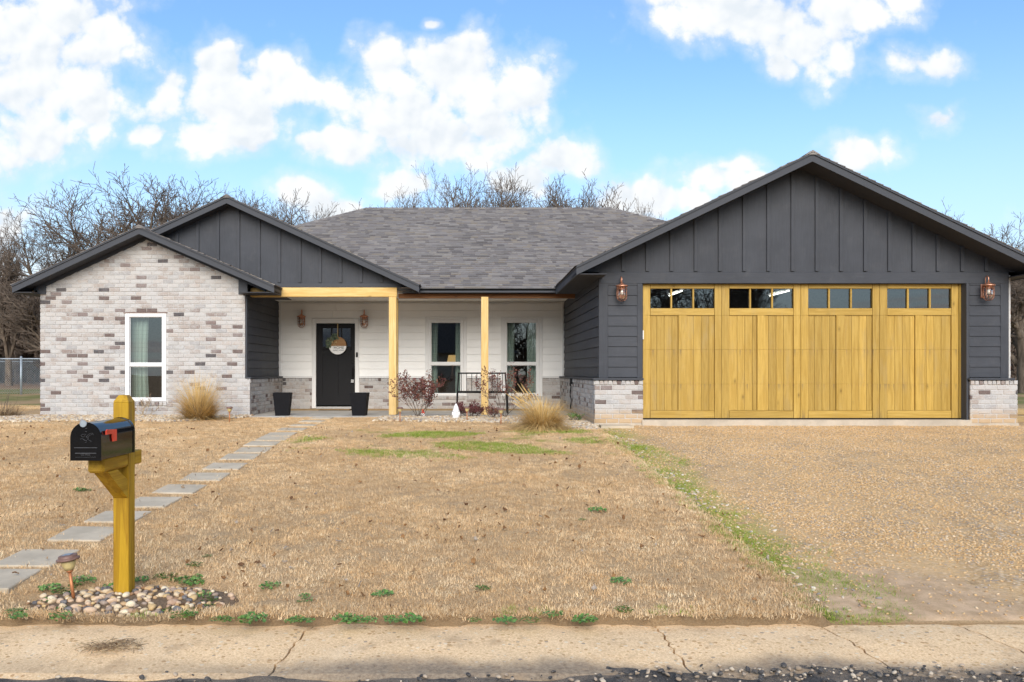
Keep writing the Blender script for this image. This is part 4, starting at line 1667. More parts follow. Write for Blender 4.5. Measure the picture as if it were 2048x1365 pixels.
# rooms behind the glass ------------------------------------------------------------
q = MB()
q.box(-8.79, -4.90, 20.9, 21.0, .6, 3.2)
q.box(-8.79, -4.90, 17.92, 20.89, 3.12, 3.18)
q.box(-4.90, -4.885, 17.92, 20.89, .6, 3.1)
q.box(-4.9, 2.4, 25.4, 25.5, .6, 3.2)
q.box(-4.9, 2.4, 20.9, 25.39, 3.12, 3.18)
q.box(-2.6, -2.5, 20.9, 25.39, .6, 3.11)
q.box(.15, .25, 22.6, 25.39, .6, 3.11)
q.build('interior_wall', M['room'], H)
q = MB()
q.box(-8.79, -4.91, 17.92, 20.88, .5, .60)
q.box(-4.88, 2.30, 20.9, 25.38, .5, .60)
q.build('interior_floor', M['floor'], H)
q = MB()
q.box(2.40, 9.32, 20.75, 20.85, .6, 3.5)
q.box(2.40, 9.32, 15.2, 20.74, 3.40, 3.46)
q.box(2.40, 2.45, 15.2, 20.74, .6, 3.39)
q.box(9.27, 9.32, 15.2, 20.74, .6, 3.39)
q.box(2.46, 9.26, 15.25, 20.74, .5, .62)
q.build('garage_interior', M['garage_wall'], H)


# ------------------------------------------------------------------ things on and round the house
def lantern():
    t = thing('wall_lantern', '', 'lantern', group='copper cage wall lanterns')
    q = MB()
    q.cbox(-.055, .055, -.030, 0, -.12, .12, .006)
    q.box(-.02, .02, -.075, -.031, -.02, .10)
    q.build('backplate', M['copper'], t)
    q = MB()
    pts = [(0, -.062, .09)] + [(0, -.108 + .046 * math.cos(a), .20 + .052 * math.sin(a)) for a in np.linspace(0, math.pi, 9)] + [(0, -.154, .13)]
    q.tube(pts, .0085, 8)
    q.build('gooseneck', M['copper'], t, True)
    q = MB()
    q.lathe([(.018, .150), (.022, .135), (.035, .125), (.052, .118), (.10, .098), (.108, .086), (.106, .078), (.04, .076)], 24, (0, -.154, 0))
    q.build('cap', M['copper'], t, True)
    q = MB()
    for k in range(10):
        a = 2 * math.pi * k / 10
        ca, sa = math.cos(a), math.sin(a)
        pts = [(.088 * ca, -.154 + .088 * sa, .078), (.088 * ca, -.154 + .088 * sa, -.10)]
        pts += [(.088 * math.cos(b) * ca, -.154 + .088 * math.cos(b) * sa, -.10 - .082 * math.sin(b)) for b in (.35, .7, 1.05, 1.4)]
        q.tube(pts, .0034, 5)
    for z in (.03, -.035, -.10):
        q.tube([(.089 * math.cos(b), -.154 + .089 * math.sin(b), z) for b in np.linspace(0, 2 * math.pi, 25)], .0036, 5, False)
    q.build('cage', M['copper_dark'], t, True)
    q = MB()
    q.lathe([(.03, .08), (.066, .07), (.068, -.09), (.05, -.135), (.02, -.155)], 20, (0, -.154, 0))
    q.build('glass_jar', M['clear'], t, True)
    q = MB()
    q.lathe([(.026, .075), (.026, .03), (.014, .02)], 12, (0, -.154, 0))
    q.build('socket', M['copper'], t, True)
    q = MB()
    q.lathe([(.010, .02), (.026, -.015), (.030, -.035), (.022, -.06), (.006, -.07)], 12, (0, -.154, 0))
    q.build('bulb', M['bulb'], t, True)
    return t


L0 = lantern()
spots = [(1240.5, 584, 15.0, 'copper cage lantern left of the garage door', -.002), (1966.5, 582.5, 15.0, 'copper cage lantern right of the garage door', -.002),
         (605.0, 641.5, PORCH_Y, 'copper cage lantern left of the front door', .018), (729.5, 641.5, PORCH_Y, 'copper cage lantern between front door and corner post', .018)]
for i, (px, py, Y, lab, dy) in enumerate(spots):
    loc = (PX(px, Y), Y + dy, PZ(py, Y))
    if i == 0:
        L0.location = loc
        L0['label'] = lab
    else:
        dup(L0, loc, 0, lab)

# door bell
q = MB()
q.cbox(PX(712.2, 20.7), PX(716, 20.7), PORCH_Y - .035, PORCH_Y - .0105, PZ(715, 20.7), PZ(705, 20.7), .008)
o = q.build('doorbell', M['black'], None)
tag(o, 'small black video doorbell on the white door casing', 'doorbell')
q = MB()
hx = PX(705, 20.7)
q.cbox(hx - .035, hx + .035, PORCH_Y - .03, PORCH_Y + .004, PZ(766, 20.7), PZ(759.5, 20.7), .006)
o = q.build('lockbox', M['greyplastic'], None)
tag(o, 'small grey key lockbox hung on the front door handle', 'lockbox')
q = MB()
q.tube([(hx - .02, PORCH_Y - .013, PZ(760, 20.7)), (hx - .02, PORCH_Y - .013, PZ(756.5, 20.7)), (hx + .02, PORCH_Y - .013, PZ(756.5, 20.7)), (hx + .02, PORCH_Y - .013, PZ(760, 20.7))], .005, 6)
q.build('shackle', M['black'], o)
# the little white sensor on the garage jamb
q = MB()
q.cbox(OP0 + .017, OP0 + .040, 15.06, 15.10, PZ(679, 15), PZ(661, 15), .004)
tag(q.build('keypad', M['ceramic'], None), 'narrow white keypad on the left garage door jamb', 'keypad')

# hanging sign
SXc, SZc, SR, SYp = PX(673.8, 20.55), PZ(691.3, 20.55), .214, PORCH_Y - .045
t = thing('door_sign', 'round half wood half white welcome sign with greenery on the front door', 'sign', (SXc, PORCH_Y, SZc))
arc = [(SXc + SR * math.cos(a), SZc + SR * math.sin(a)) for a in np.linspace(-.05, math.pi + .05, 30)]
q = MB()
q.prism(arc, 'y', SYp, SYp + .012)
q.build('wood_half', M['signwood'], t)
arc = [(SXc + SR * math.cos(a), SZc + SR * math.sin(a)) for a in np.linspace(math.pi + .052, 2 * math.pi - .052, 30)]
q = MB()
q.prism(arc, 'y', SYp, SYp + .012)
q.build('white_half', M['ceramic'], t)


def text(body, size, loc, m, parent, rot=(R(90), 0, 0), ext=.001, name='lettering'):
    c = bpy.data.curves.new(name, 'FONT')
    c.body = body
    c.size = size
    c.align_x, c.align_y = 'CENTER', 'CENTER'
    c.extrude = ext
    c.materials.append(m)
    tmp = bpy.data.objects.new(name, c)
    me = bpy.data.meshes.new_from_object(tmp)       # letters as plain mesh
    bpy.data.objects.remove(tmp)
    o = bpy.data.objects.new(name, me)
    COL.objects.link(o)
    o.location = loc
    o.rotation_euler = rot
    setparent(o, parent)
    return o


text('HOME', .088, (SXc + .03, SYp - .002, SZc - .055), M['ink'], t)
text('SWEET HOME', .042, (SXc + .02, SYp - .002, SZc - .118), M['ink'], t)
q = MB()
q.box(SXc - .011, SXc + .011, SYp + .013, SYp + .016, SZc + SR - .03, DOOR[3] - .005)
q.build('hanger', M['ribbon'], t)
q = MB()
lr = random.Random(8)
for k in range(110):
    a = lr.uniform(1.5, 3.3)
    rr = SR * lr.uniform(.65, 1.2)
    c = Vector((SXc + rr * math.cos(a), SYp - lr.uniform(.005, .04), SZc + rr * math.sin(a)))
    d = Vector((math.cos(a + lr.uniform(-1.4, 1.4)), lr.uniform(-.5, .1), math.sin(a + lr.uniform(-1.4, 1.4)))).normalized()
    s = d.cross(Vector((0, 1, 0))).normalized()
    L, W = lr.uniform(.045, .08), lr.uniform(.014, .024)
    q.cur = lr.random()
    q.face([tuple(c), tuple(c + d * L * .5 + s * W), tuple(c + d * L), tuple(c + d * L * .5 - s * W)])
q.build('greenery', M['euca'], t)
q = MB()
bx, bz = SXc - .07, SZc + .075
for sx in (-1, 1):
    q.poly([(bx, SYp - .045, bz), (bx + sx * .06, SYp - .055, bz + .035), (bx + sx * .065, SYp - .05, bz - .02)], [(0, 1, 2)])
    q.poly([(bx, SYp - .046, bz), (bx + sx * .012, SYp - .05, bz - .085), (bx + sx * .034, SYp - .05, bz - .08)], [(0, 1, 2)])
q.build('bow', M['ribbon'], t)


# planters
def planter():
    t = thing('planter', '', 'planter', group='tapered black planters by the door')
    q = MB()
    a, b, h = .135, .178, .476
    o = [(-a, -a, 0), (a, -a, 0), (a, a, 0), (-a, a, 0), (-b, -b, h), (b, -b, h), (b, b, h), (-b, b, h)]
    i = [(x * .90, y * .90, h) for x, y, z in o[4:]] + [(x * .86, y * .86, h - .07) for x, y, z in o[4:]]
    q.poly(o + i, [(3, 2, 1, 0), (0, 1, 5, 4), (1, 2, 6, 5), (2, 3, 7, 6), (3, 0, 4, 7), (4, 5, 9, 8), (5, 6, 10, 9), (6, 7, 11, 10), (7, 4, 8, 11),
                   (8, 9, 13, 12), (9, 10, 14, 13), (10, 11, 15, 14), (11, 8, 12, 15)])
    q.build('pot', M['planter'], t)
    q = MB()
    q.box(-b * .84, b * .84, -b * .84, b * .84, h - .09, h - .068)
    q.build('soil', M['soil'], t)
    return t


P0 = planter()
P0.location = (PX(565.5, 17.75), 17.75, .579)
P0.rotation_euler = (0, 0, R(4))
P0['label'] = 'tapered black planter beside the brick corner of the porch'
dup(P0, (PX(719.5, 17.75), 17.75, .579), R(-3), 'tapered black planter in front of the door, right of the walk')

# door mats
t = thing('door_mat', 'flat coir door mat with dark border before the front door', 'mat', (PX(671, 20.2), 20.2, .579))
q = MB()
q.cbox(PX(640, 20.2), PX(704, 20.2), 19.98, 20.42, .579, .588, .004)
q.build('border', M['black'], t)
q = MB()
q.cbox(PX(643, 20.2), PX(701, 20.2), 20.02, 20.38, .5885, .602, .004)
q.build('pile', M['mat'], t)

# bench
BX0, BX1, BY = PX(914, 18.95), PX(1014, 18.95), 18.95
t = thing('bench', 'black metal garden bench with upright bars behind the porch post', 'bench', ((BX0 + BX1) / 2, BY, .579))
zs_, zt_ = .579 + .455, .579 + .895
q = MB()
q.cbox(BX0 + .02, BX1 - .02, BY - .44, BY - .02, zs_ - .012, zs_, .004)
for k in range(7):
    q.box(BX0 + .03, BX1 - .03, BY - .43 + k * .06, BY - .40 + k * .06, zs_ + .0005, zs_ + .012)
q.build('seat', M['black'], t)
q = MB()
q.cbox(BX0 + .035, BX1 - .035, BY + .075, BY + .105, zt_ - .034, zt_, .005)
q.cbox(BX0 + .02, BX1 - .02, BY - .008, BY + .012, zs_ + .005, zs_ + .03, .004)
q.build('back_rail', M['black'], t)
for k in range(9):
    x = BX0 + .10 + k * (BX1 - BX0 - .20) / 8
    q = MB()
    q.tube([(x, BY, zs_ + .02), (x, BY + .088, zt_ - .03)], .0075, 6)
    q.build('bar', M['black'], t)
for s, x in ((1, BX0), (-1, BX1)):
    q = MB()
    q.tube([(x, BY + .02, .579), (x + s * .012, BY - .005, zs_), (x + s * .035, BY + .09, zt_)], .017, 8)
    q.build('leg', M['black'], t)
    q = MB()
    q.tube([(x, BY - .46, .579), (x + s * .012, BY - .42, zs_)], .016, 8)
    q.build('leg', M['black'], t)


# gnomes
def gnome(loc, h, mats, label):
    t = thing('garden_gnome', label, 'gnome', (0, 0, 0))
    k = h / .283
    q = MB()
    q.lathe([(.062 * k, 0), (.070 * k, .02 * k), (.066 * k, .07 * k), (.070 * k, .10 * k), (.058 * k, .135 * k), (.03 * k, .15 * k)], 18)
    q.build('body', mats[0], t, True)
    q = MB()
    q.lathe([(.066 * k, .128 * k), (.064 * k, .145 * k), (.050 * k, .19 * k), (.034 * k, .235 * k), (.015 * k, .27 * k), (.004 * k, .283 * k)], 18)
    q.build('hat', mats[1], t, True)
    q = MB()
    for sx in (-1, 1):
        q.lathe([(.012 * k, -.03 * k), (.02 * k, -.015 * k), (.021 * k, .02 * k), (.012 * k, .04 * k)], 10, (sx * .056 * k, -.03 * k, .09 * k))
        q.lathe([(.018 * k, 0), (.024 * k, .012 * k), (.012 * k, .03 * k)], 10, (sx * .03 * k, -.05 * k, 0))
    q.build('hands_and_boots', mats[0], t, True)
    q = MB()
    q.lathe([(.004 * k, .045 * k), (.030 * k, .07 * k), (.042 * k, .10 * k), (.040 * k, .128 * k)], 14, (0, -.035 * k, 0))
    q.build('beard', mats[2], t, True)
    q = MB()
    q.lathe([(.004 * k, -.012 * k), (.013 * k, -.004 * k), (.013 * k, .006 * k), (.004 * k, .013 * k)], 10, (0, -.078 * k, .128 * k))
    q.build('nose', mats[0], t, True)
    t.location = loc
    return t


gx, gy = ground_at(912, 839)
gnome((gx, gy, gz(gx, gy) + .01), .30, (M['ceramic'],) * 3, 'plain white garden gnome standing in the pebble bed')
gnome((PX(846, 17.15), 17.15, gz(-1, 17) + .02), .15, (M['ceramic'], M['red'], M['ceramic']), 'red-hatted garden gnome half hidden by the burgundy bush')


# path lights
def path_light():
    t = thing('path_light', '', 'path light', group='copper solar path lights')
    q = MB()
    q.tube([(0, 0, -.02), (0, 0, .19)], .0105, 10)
    q.build('stake', M['cstem'], t, True)
    q = MB()
    q.lathe([(.011, .185), (.018, .192), (.024, .205)], 18)
    q.build('collar', M['cstem'], t, True)
    q = MB()
    q.lathe([(.025, .204), (.036, .225), (.044, .25), (.047, .272)], 20)
    q.build('shade', M['frost'], t, True)
    q = MB()
    q.lathe([(.048, .271), (.070, .270), (.071, .279), (.060, .285), (.056, .288), (.058, .296), (.052, .301), (.040, .303)], 26)
    q.build('cap', M['brown'], t, True)
    q = MB()
    q.cbox(-.026, .026, -.026, .026, .3035, .306, .001)
    q.build('solar_cell', M['galv'], t)
    return t


pl = path_light()
pls = [((148, 1203), 'copper solar path light leaning beside the mailbox stones', 1.0), ((459, 846), 'copper path light right of the tall ornamental grass', .95),
       ((800, 845), 'copper path light at the foot of the corner post bush', .9), ((934, 844), 'copper path light right of the white gnome', .9),
       ((1002, 850), 'copper path light left of the mounded ornamental grass', .95)]
for i, (p, lab, k) in enumerate(pls):
    x, y = ground_at(*p)
    if i == 0:
        pl.location = (x, y, lz(x, y) - .0)
        pl.rotation_euler = (R(2), R(-7), 0)
        pl['label'] = lab
    else:
        d = dup(pl, (x, y, gz(x, y) + .01), i * 1.1, lab, scale=k)

# outlet and cords on the garage's flank
t = thing('outdoor_outlet', 'black outdoor outlet with hanging cords on the white brick flank', 'outlet', (BX_R, 16.6, 1.2))
oy = 15.0 * (BX_R * F / 15.0) / (1145.5 - CX)
oz = PZ(763, oy)
q = MB()
q.cbox(BX_R - .06, BX_R - .004, oy - .05, oy + .05, oz - .06, oz + .06, .008)
q.build('cover', M['black'], t)
q = MB()
for k in range(2):
    pts = [(BX_R - .05 - .01 * k, oy - .02 + .04 * k, oz - .05)]
    for j in range(1, 9):
        pts.append((BX_R - .045 + .012 * math.sin(j * 1.3 + k), oy - .02 + .05 * k * (1 - j / 9) + .02 * math.sin(j + k), oz - .05 - j * .068))
    q.tube(pts, .008, 6)
q.build('cord', M['black'], t)

# splash block
sx, sy = ground_at(1233, 856)
q = MB()
q.prism([(sx - .29, sy - .17), (sx + .27, sy - .17), (sx + .24, sy + .30), (sx - .26, sy + .30)], 'z', gz(sx, sy) - .02, gz(sx, sy) + .045)
tag(q.build('concrete_paver', M['paver'], None), 'single grey concrete paver at the foot of the left garage pier', 'paver')
# timbers beyond the garage
for k, (z0, lab) in enumerate(((.56, 'lower landscape timber at the right edge beyond the garage'), (.70, 'upper landscape timber at the right edge beyond the garage'))):
    q = MB()
    q.cbox(10.15, 12.6, 15.9 + .05 * k, 16.05 + .05 * k, z0 - .02, z0 + .10, .012)
    tag(q.build('landscape_timber', M['timber'], None), lab, 'timber')

# walk of concrete pavers
ys_ = [1177, 1118, 1070, 1035.7, 1006, 979, 954.5, 934, 915.7, 902.6, 889.3, 878.6, 870.4, 860.4, 851.8, 843.8, 837.6]
ordinal = ['first', 'second', 'third', 'fourth', 'fifth', 'sixth', 'seventh', 'eighth', 'ninth', 'tenth', 'eleventh', 'twelfth', 'thirteenth', 'fourteenth', 'fifteenth', 'sixteenth', 'seventeenth']
pr = random.Random(2)
PAV = []
for i, py in enumerate(ys_):
    x, y = ground_at(250, py)
    x = -3.20 + .22 * sstep(y, 5.8, 10)
    PAV.append((x, y))
    q = MB()
    w, d = .213 + pr.uniform(-.006, .006), .218 + pr.uniform(-.01, .01)
    q.cbox(-w, w, -d, d, -.05, .022, .006)
    o = q.build('paver', M['paver'], None)
    o.location = (x + pr.uniform(-.02, .02), y, lz(x, y) - .006)
    o.rotation_euler = (R(3.2) * (1 - sstep(y, 13.5, 15)) + R(pr.uniform(-.6, .6)), R(pr.uniform(-.8, .8)), R(pr.uniform(-2.5, 2.5)))
    tag(o, 'square concrete stepping stone, %s of the walk counted from the road' % ordinal[i], 'stepping stone', 'stepping stones of the front walk')

# mailbox -----------------------------------------------------------------------------
MX = -2.275
gzm = gz(MX, 5.5)
t = thing('mailbox_post', 'yellow wooden mailbox post with arm and diagonal brace', 'post', (MX, 5.55, gzm))
q = MB()
h = .0508
q.cbox(MX - h, MX + h, 5.5, 5.602, gzm - .1, 1.300, .004)
k = .026
q.poly([(MX - h, 5.5, 1.3005), (MX + h, 5.5, 1.3005), (MX + h, 5.602, 1.3005), (MX - h, 5.602, 1.3005), (MX - h + k, 5.5 + k, 1.345), (MX + h - k, 5.5 + k, 1.345), (MX + h - k, 5.602 - k, 1.345), (MX - h + k, 5.602 - k, 1.345)],
       [(0, 1, 5, 4), (1, 2, 6, 5), (2, 3, 7, 6), (3, 0, 4, 7), (4, 5, 6, 7)])
q.build('post', M['mpost'], t)
q = MB()
for (a, b) in ((5.13, 5.499), (5.603, 5.72)):
    q.cbox(MX - .050, MX + .050, a, b, .884, .976, .012 if a < 5.2 else .006)
q.build('arm', M['marm'], t)
q = MB()
q.prism([(5.20, .883), (5.34, .883), (5.499, .80), (5.499, .68)], 'x', MX - .045, MX + .045)
q.build('brace', M['marm'], t)
t = thing('mailbox', 'black arched metal mailbox with red flag on wooden post', 'mailbox', (MX, 5.25, .977))
W, Z0, Zs = .0875, .9775, 1.1125
prof = [(-W, Z0)] + [(W * math.cos(a), Zs + W * math.sin(a)) for a in np.linspace(math.pi, 0, 20)] + [(W, Z0)]
q = MB()
n = len(prof)
vs = [(MX + x, 5.012, z) for x, z in prof] + [(MX + x, 5.494, z) for x, z in prof]
q.poly(vs, [(i, i + 1, n + i + 1, n + i) for i in range(n - 1)] + [(n - 1, 0, n, 2 * n - 1)] + [tuple(range(2 * n - 1, n - 1, -1))])
sh_ = q.build('shell', M['gloss'], t, True)
ev = sh_.modifiers.new('edges', 'EDGE_SPLIT')
ev.split_angle = R(40)
q = MB()
s = 1.045
q.prism([(MX + x * s, Z0 - .004 + (z - Z0) * 1.02) for x, z in prof], 'y', 5.000, 5.014)
q.build('door', M['gloss'], t)
q = MB()
sq = [(MX + x * 1.05, Z0 - .001 + (z - Z0) * 1.022) for x, z in prof]
si = [(MX + x * 1.0, Z0 + (z - Z0) * 1.0) for x, z in prof]
m_ = len(sq)
vs = [(a, 5.478, b) for a, b in sq] + [(a, 5.500, b) for a, b in sq] + [(a, 5.478, b) for a, b in si]
fs = [(i, i + 1, m_ + i + 1, m_ + i) for i in range(m_ - 1)] + [(2 * m_ + i, 2 * m_ + i + 1, i + 1, i) for i in range(m_ - 1)] + [tuple(range(2 * m_ - 1, m_ - 1, -1))]
q.poly(vs, fs)
q.build('back_rim', M['gloss'], t)
q = MB()
q.lathe([(.020, 0), (.022, .004), (.020, .008)], 16, (0, 0, 0))
o = q.build('latch', M['galv'], t)
for v in o.data.vertices:
    v.co = Vector((MX - .012 + v.co.x, 4.998 - v.co.z, 1.192 + v.co.y))
q = MB()
fx = MX + W + .004
q.prism([(5.055, 1.142), (5.055, 1.122), (5.135, 1.122), (5.150, 1.075), (5.205, 1.075), (5.205, 1.145), (5.07, 1.152)], 'x', fx, fx + .006)
q.build('flag', M['red'], t)
q = MB()
q.cbox(MX - .062, MX + .062, 4.9975, 4.9998, 1.015, 1.020, .0005)
q.cbox(MX - .068, MX + .068, 4.9975, 4.9998, 1.048, 1.052, .0005)
q.build('door_ridge', M['emboss'], t)
text('U.S. MAIL', .014, (MX, 4.9988, 1.008), M['emboss'], t, ext=.0004)
text('APPROVED BY THE POSTMASTER GENERAL', .0062, (MX, 4.9988, .994), M['emboss'], t, ext=.0004)
q = MB()
strokes = [[(245, 690), (270, 675), (320, 672), (300, 690), (290, 712), (262, 716), (245, 690)], [(320, 720), (345, 690), (385, 660), (420, 658), (432, 685)], [(345, 722), (370, 692), (415, 675)],
           [(232, 748), (262, 740), (300, 765), (335, 772)], [(360, 720), (345, 755), (380, 768), (408, 780), (380, 792)], [(308, 800), (332, 790)], [(322, 700), (352, 745)]]
for st in strokes:
    q.tube([(PX(130 + a / 7.58, 5.0), 4.9985, PZ(780 + b / 7.58, 5.0)) for a, b in st], .0011, 5)
for b in (585, 633):
    q.cbox(PX(130 + 315 / 7.58, 5) - .002, PX(130 + 335 / 7.58, 5), 4.997, 4.9998, PZ(780 + b / 7.58, 5) - .002, PZ(780 + b / 7.58, 5) + .001, .0005)
q.build('eagle_emblem', M['emboss'], t)

# curtains and lamps seen through the glass ----------------------------------------------
def curtain(x0, x1, z0, z1, y, label):
    q = MB()
    n = 40
    vs, fs = [], []
    for i in range(n + 1):
        u = i / n
        for j in range(7):
            v = j / 6
            x = x0 + (x1 - x0) * u * (1 - .10 * math.sin(v * 3))
            vs.append((x, y + .035 * math.sin(u * 26 + v) * (.6 + .4 * v), z1 + (z0 - z1) * v))
    for i in range(n):
        for j in range(6):
            fs.append((i * 7 + j, i * 7 + j + 1, (i + 1) * 7 + j + 1, (i + 1) * 7 + j))
    q.poly(vs, fs)
    tag(q.build('curtain', M['curtain'], None, True), label, 'curtain', 'mint green curtains')


curtain(-7.25, -6.84, .65, 2.9, WING_Y + .28, 'mint plaid curtain inside the window of the brick gable')
curtain(PW[0][0] - .1, PW[0][0] + .24, .65, 2.9, PORCH_Y + .30, 'mint curtain on the left of the porch window nearest the door')
curtain(PW[0][1] - .20, PW[0][1] + .1, .65, 2.9, PORCH_Y + .30, 'mint curtain on the right of the porch window nearest the door')
curtain(PW[1][0] - .1, PW[1][0] + .30, .65, 2.9, PORCH_Y + .30, 'mint curtain on the left of the porch window nearest the garage')
curtain(PW[1][1] - .28, PW[1][1] + .1, .65, 2.9, PORCH_Y + .30, 'mint curtain on the right of the porch window nearest the garage')
t = thing('table_lamp', 'lit table lamp glowing in the room behind the porch window', 'lamp', (-.55, 23.2, 1.3))
lx, ly = PX(905, 23.2), 23.2
q = MB()
q.lathe([(.11, 1.94), (.13, 1.84), (.15, 1.74)], 18, (lx, ly, 0))
q.build('shade', M['warm'], t, True)
q = MB()
q.lathe([(.07, 1.25), (.09, 1.32), (.03, 1.5), (.02, 1.76)], 14, (lx, ly, 0))
q.build('base', M['brown'], t, True)
q = MB()
q.cbox(lx - .6, lx + .5, ly - .25, ly + .25, .62, 1.25, .01)
tag(q.build('sideboard', M['floor'], None), 'dark sideboard under the lit lamp behind the porch window', 'sideboard')
for k, (px, lab) in enumerate(((1339, 'lit ceiling tube seen through the leftmost garage window lights'), (1540, 'lit ceiling tube seen through the second group of garage window lights'))):
    t = thing('ceiling_tube', lab, 'tube light', (PX(px, 19.1), 18.5, 3.38), 'garage ceiling tubes')
    X = PX(px, 19.1)
    q = MB()
    q.tube([(X, 17.95, 3.20), (X, 19.12, 3.20)], .013, 10)
    q.build('tube', M['tube'], t, True)
    q = MB()
    q.box(X - .05, X + .05, 17.9, 19.17, 3.235, 3.395)
    q.build('housing', M['ceramic'], t)


# ------------------------------------------------------------------ ornamental grasses and shrubs
def strands(mb, r, n, rad, h0, h1, lean, droop, w=.004, seg=5, spread0=.12):
    for _ in range(n):
        a = r.uniform(0, 2 * math.pi)
        k = r.random() ** .5
        base = Vector((math.cos(a) * spread0 * r.random(), math.sin(a) * spread0 * r.random(), 0))
        d = Vector((math.cos(a), math.sin(a), 0))
        L = r.uniform(h0, h1)
        ln = lean * k * r.uniform(.7, 1.2)
        side = Vector((-d.y, d.x, 0))
        tw = r.uniform(-.6, .6)
        side = (side * math.cos(tw) + d * math.sin(tw))
        mb.cur = r.uniform(.001, .999)
        prev = None
        p = base.copy()
        ang = ln
        vs, fs = [], []
        for i in range(seg + 1):
            t = i / seg
            ww = w * (1 - t * .85)
            vs += [tuple(p - side * ww), tuple(p + side * ww)]
            p = p + (d * math.sin(ang) + Vector((0, 0, math.cos(ang)))) * (L / seg)
            ang += droop * k / seg * r.uniform(.5, 1.4)
        for i in range(seg):
            fs.append((2 * i, 2 * i + 1, 2 * i + 3, 2 * i + 2))
        mb.poly(vs, fs)


pr = random.Random(31)
x, y = PX(398, 16.3), 16.3
t = thing('ornamental_grass', 'tall upright clump of golden dry grass before the brick gable', 'ornamental grass')
q = MB()
strands(q, pr, 1900, .5, .40, .78, 1.2, .95, .0042, spread0=.16)
strands(q, pr, 500, .5, .70, 1.0, .55, .35, .003, spread0=.12)
q.build('blades', M['ogold'], t)
q = MB()
strands(q, pr, 500, .5, .3, .55, 1.0, .7, .005, spread0=.2)
q.build('skirt', M['straw'], t)
q = MB()
strands(q, pr, 50, .5, .9, 1.1, .65, .3, .003, spread0=.12)
q.build('seed_stalks', M['ogold'], t)
t.location = (x, y, gz(x, y))
x, y = ground_at(1085, 861)
t = thing('ornamental_grass', 'low mounded clump of golden dry grass near the garage corner', 'ornamental grass')
q = MB()
strands(q, pr, 3200, .5, .38, .66, 1.15, 1.9, .0045, spread0=.20)
q.build('blades', M['ogold'], t)
q = MB()
strands(q, pr, 500, .5, .25, .45, 1.25, .9, .005, spread0=.2)
q.build('skirt', M['straw'], t)
q = MB()
for _ in range(26):                      # seed stalks swept to the left
    a = math.pi + pr.uniform(-.7, .7)
    L, ln = pr.uniform(.65, .98), pr.uniform(.25, .75)
    d = Vector((math.cos(a), math.sin(a) * .5, 0))
    p = Vector((pr.uniform(-.1, .1), pr.uniform(-.1, .1), .1))
    q.cur = pr.uniform(.001, .999)
    pts, rr = [], []
    for i in range(6):
        pts.append(tuple(p))
        rr.append(.0016 if i < 4 else (.006 if i == 4 else .0015))
        p = p + (d * math.sin(ln) + Vector((0, 0, math.cos(ln)))) * L / 6
        ln += .09
    q.tube(pts, rr, 4)
q.build('seed_stalks', M['ogold'], t)
t.location = (x, y + .12, gz(x, y))


def shrub(name, label, cat, loc, h, w, stems, leafm, leaf, nleaf, seed, lean=.5, stemm='twig', depth=3):
    r = random.Random(seed)
    t = thing(name, label, cat)
    sb, lb = MB(), MB()
    tips = []

    def grow(p, d, L, rad, lvl):
        pts, rr = [tuple(p)], [rad]
        n = 4
        for i in range(n):
            d = (d + Vector((r.uniform(-.35, .35), r.uniform(-.35, .35), r.uniform(-.05, .22)))).normalized()
            p = p + d * (L / n)
            pts.append(tuple(p))
            rr.append(rad * (1 - .55 * (i + 1) / n))
            if lvl < depth and i >= 1:
                for _ in range(1 if r.random() < .75 else 2):
                    dd = (d + Vector((r.uniform(-1, 1), r.uniform(-1, 1), r.uniform(-.3, .5))) * .9).normalized()
                    grow(p, dd, L * r.uniform(.4, .65), rad * .55, lvl + 1)
            if lvl >= 1:
                tips.append((p.copy(), d.copy()))
        sb.tube(pts, rr, 4, False)

    for s in range(stems):
        a = 2 * math.pi * s / stems + r.uniform(-.4, .4)
        k = lean * r.uniform(.4, 1.2)
        grow(Vector((r.uniform(-.05, .05), r.uniform(-.05, .05), 0)), Vector((math.cos(a) * k * w / h, math.sin(a) * k * .6, 1)).normalized(), h * r.uniform(.55, .8), .006, 0)
    for _ in range(nleaf):
        p, d = r.choice(tips)
        c = p + Vector((r.uniform(-1, 1), r.uniform(-1, 1), r.uniform(-1, 1))) * leaf * .8
        u = Vector((r.uniform(-1, 1), r.uniform(-1, 1), r.uniform(-.4, .9))).normalized()
        s = u.cross(Vector((r.uniform(-1, 1), r.uniform(-1, 1), r.uniform(-1, 1)))).normalized()
        nn = u.cross(s) * leaf * .12
        L, W = leaf * r.uniform(.6, 1.2), leaf * r.uniform(.25, .42)
        lb.cur = r.uniform(.001, .999)
        A, B, C, D = c, c + u * L * .5 + s * W + nn, c + u * L, c + u * L * .5 - s * W + nn
        lb.poly([tuple(A), tuple(B), tuple(C), tuple(D)], [(0, 1, 2), (0, 2, 3)])
    sb.build('stems', M[stemm], t)
    if nleaf:
        lb.build('leaves', M[leafm], t)
    t.location = loc
    return t


def at_bed(px, Y):
    return (PX(px, Y), Y, gz(PX(px, Y), Y))


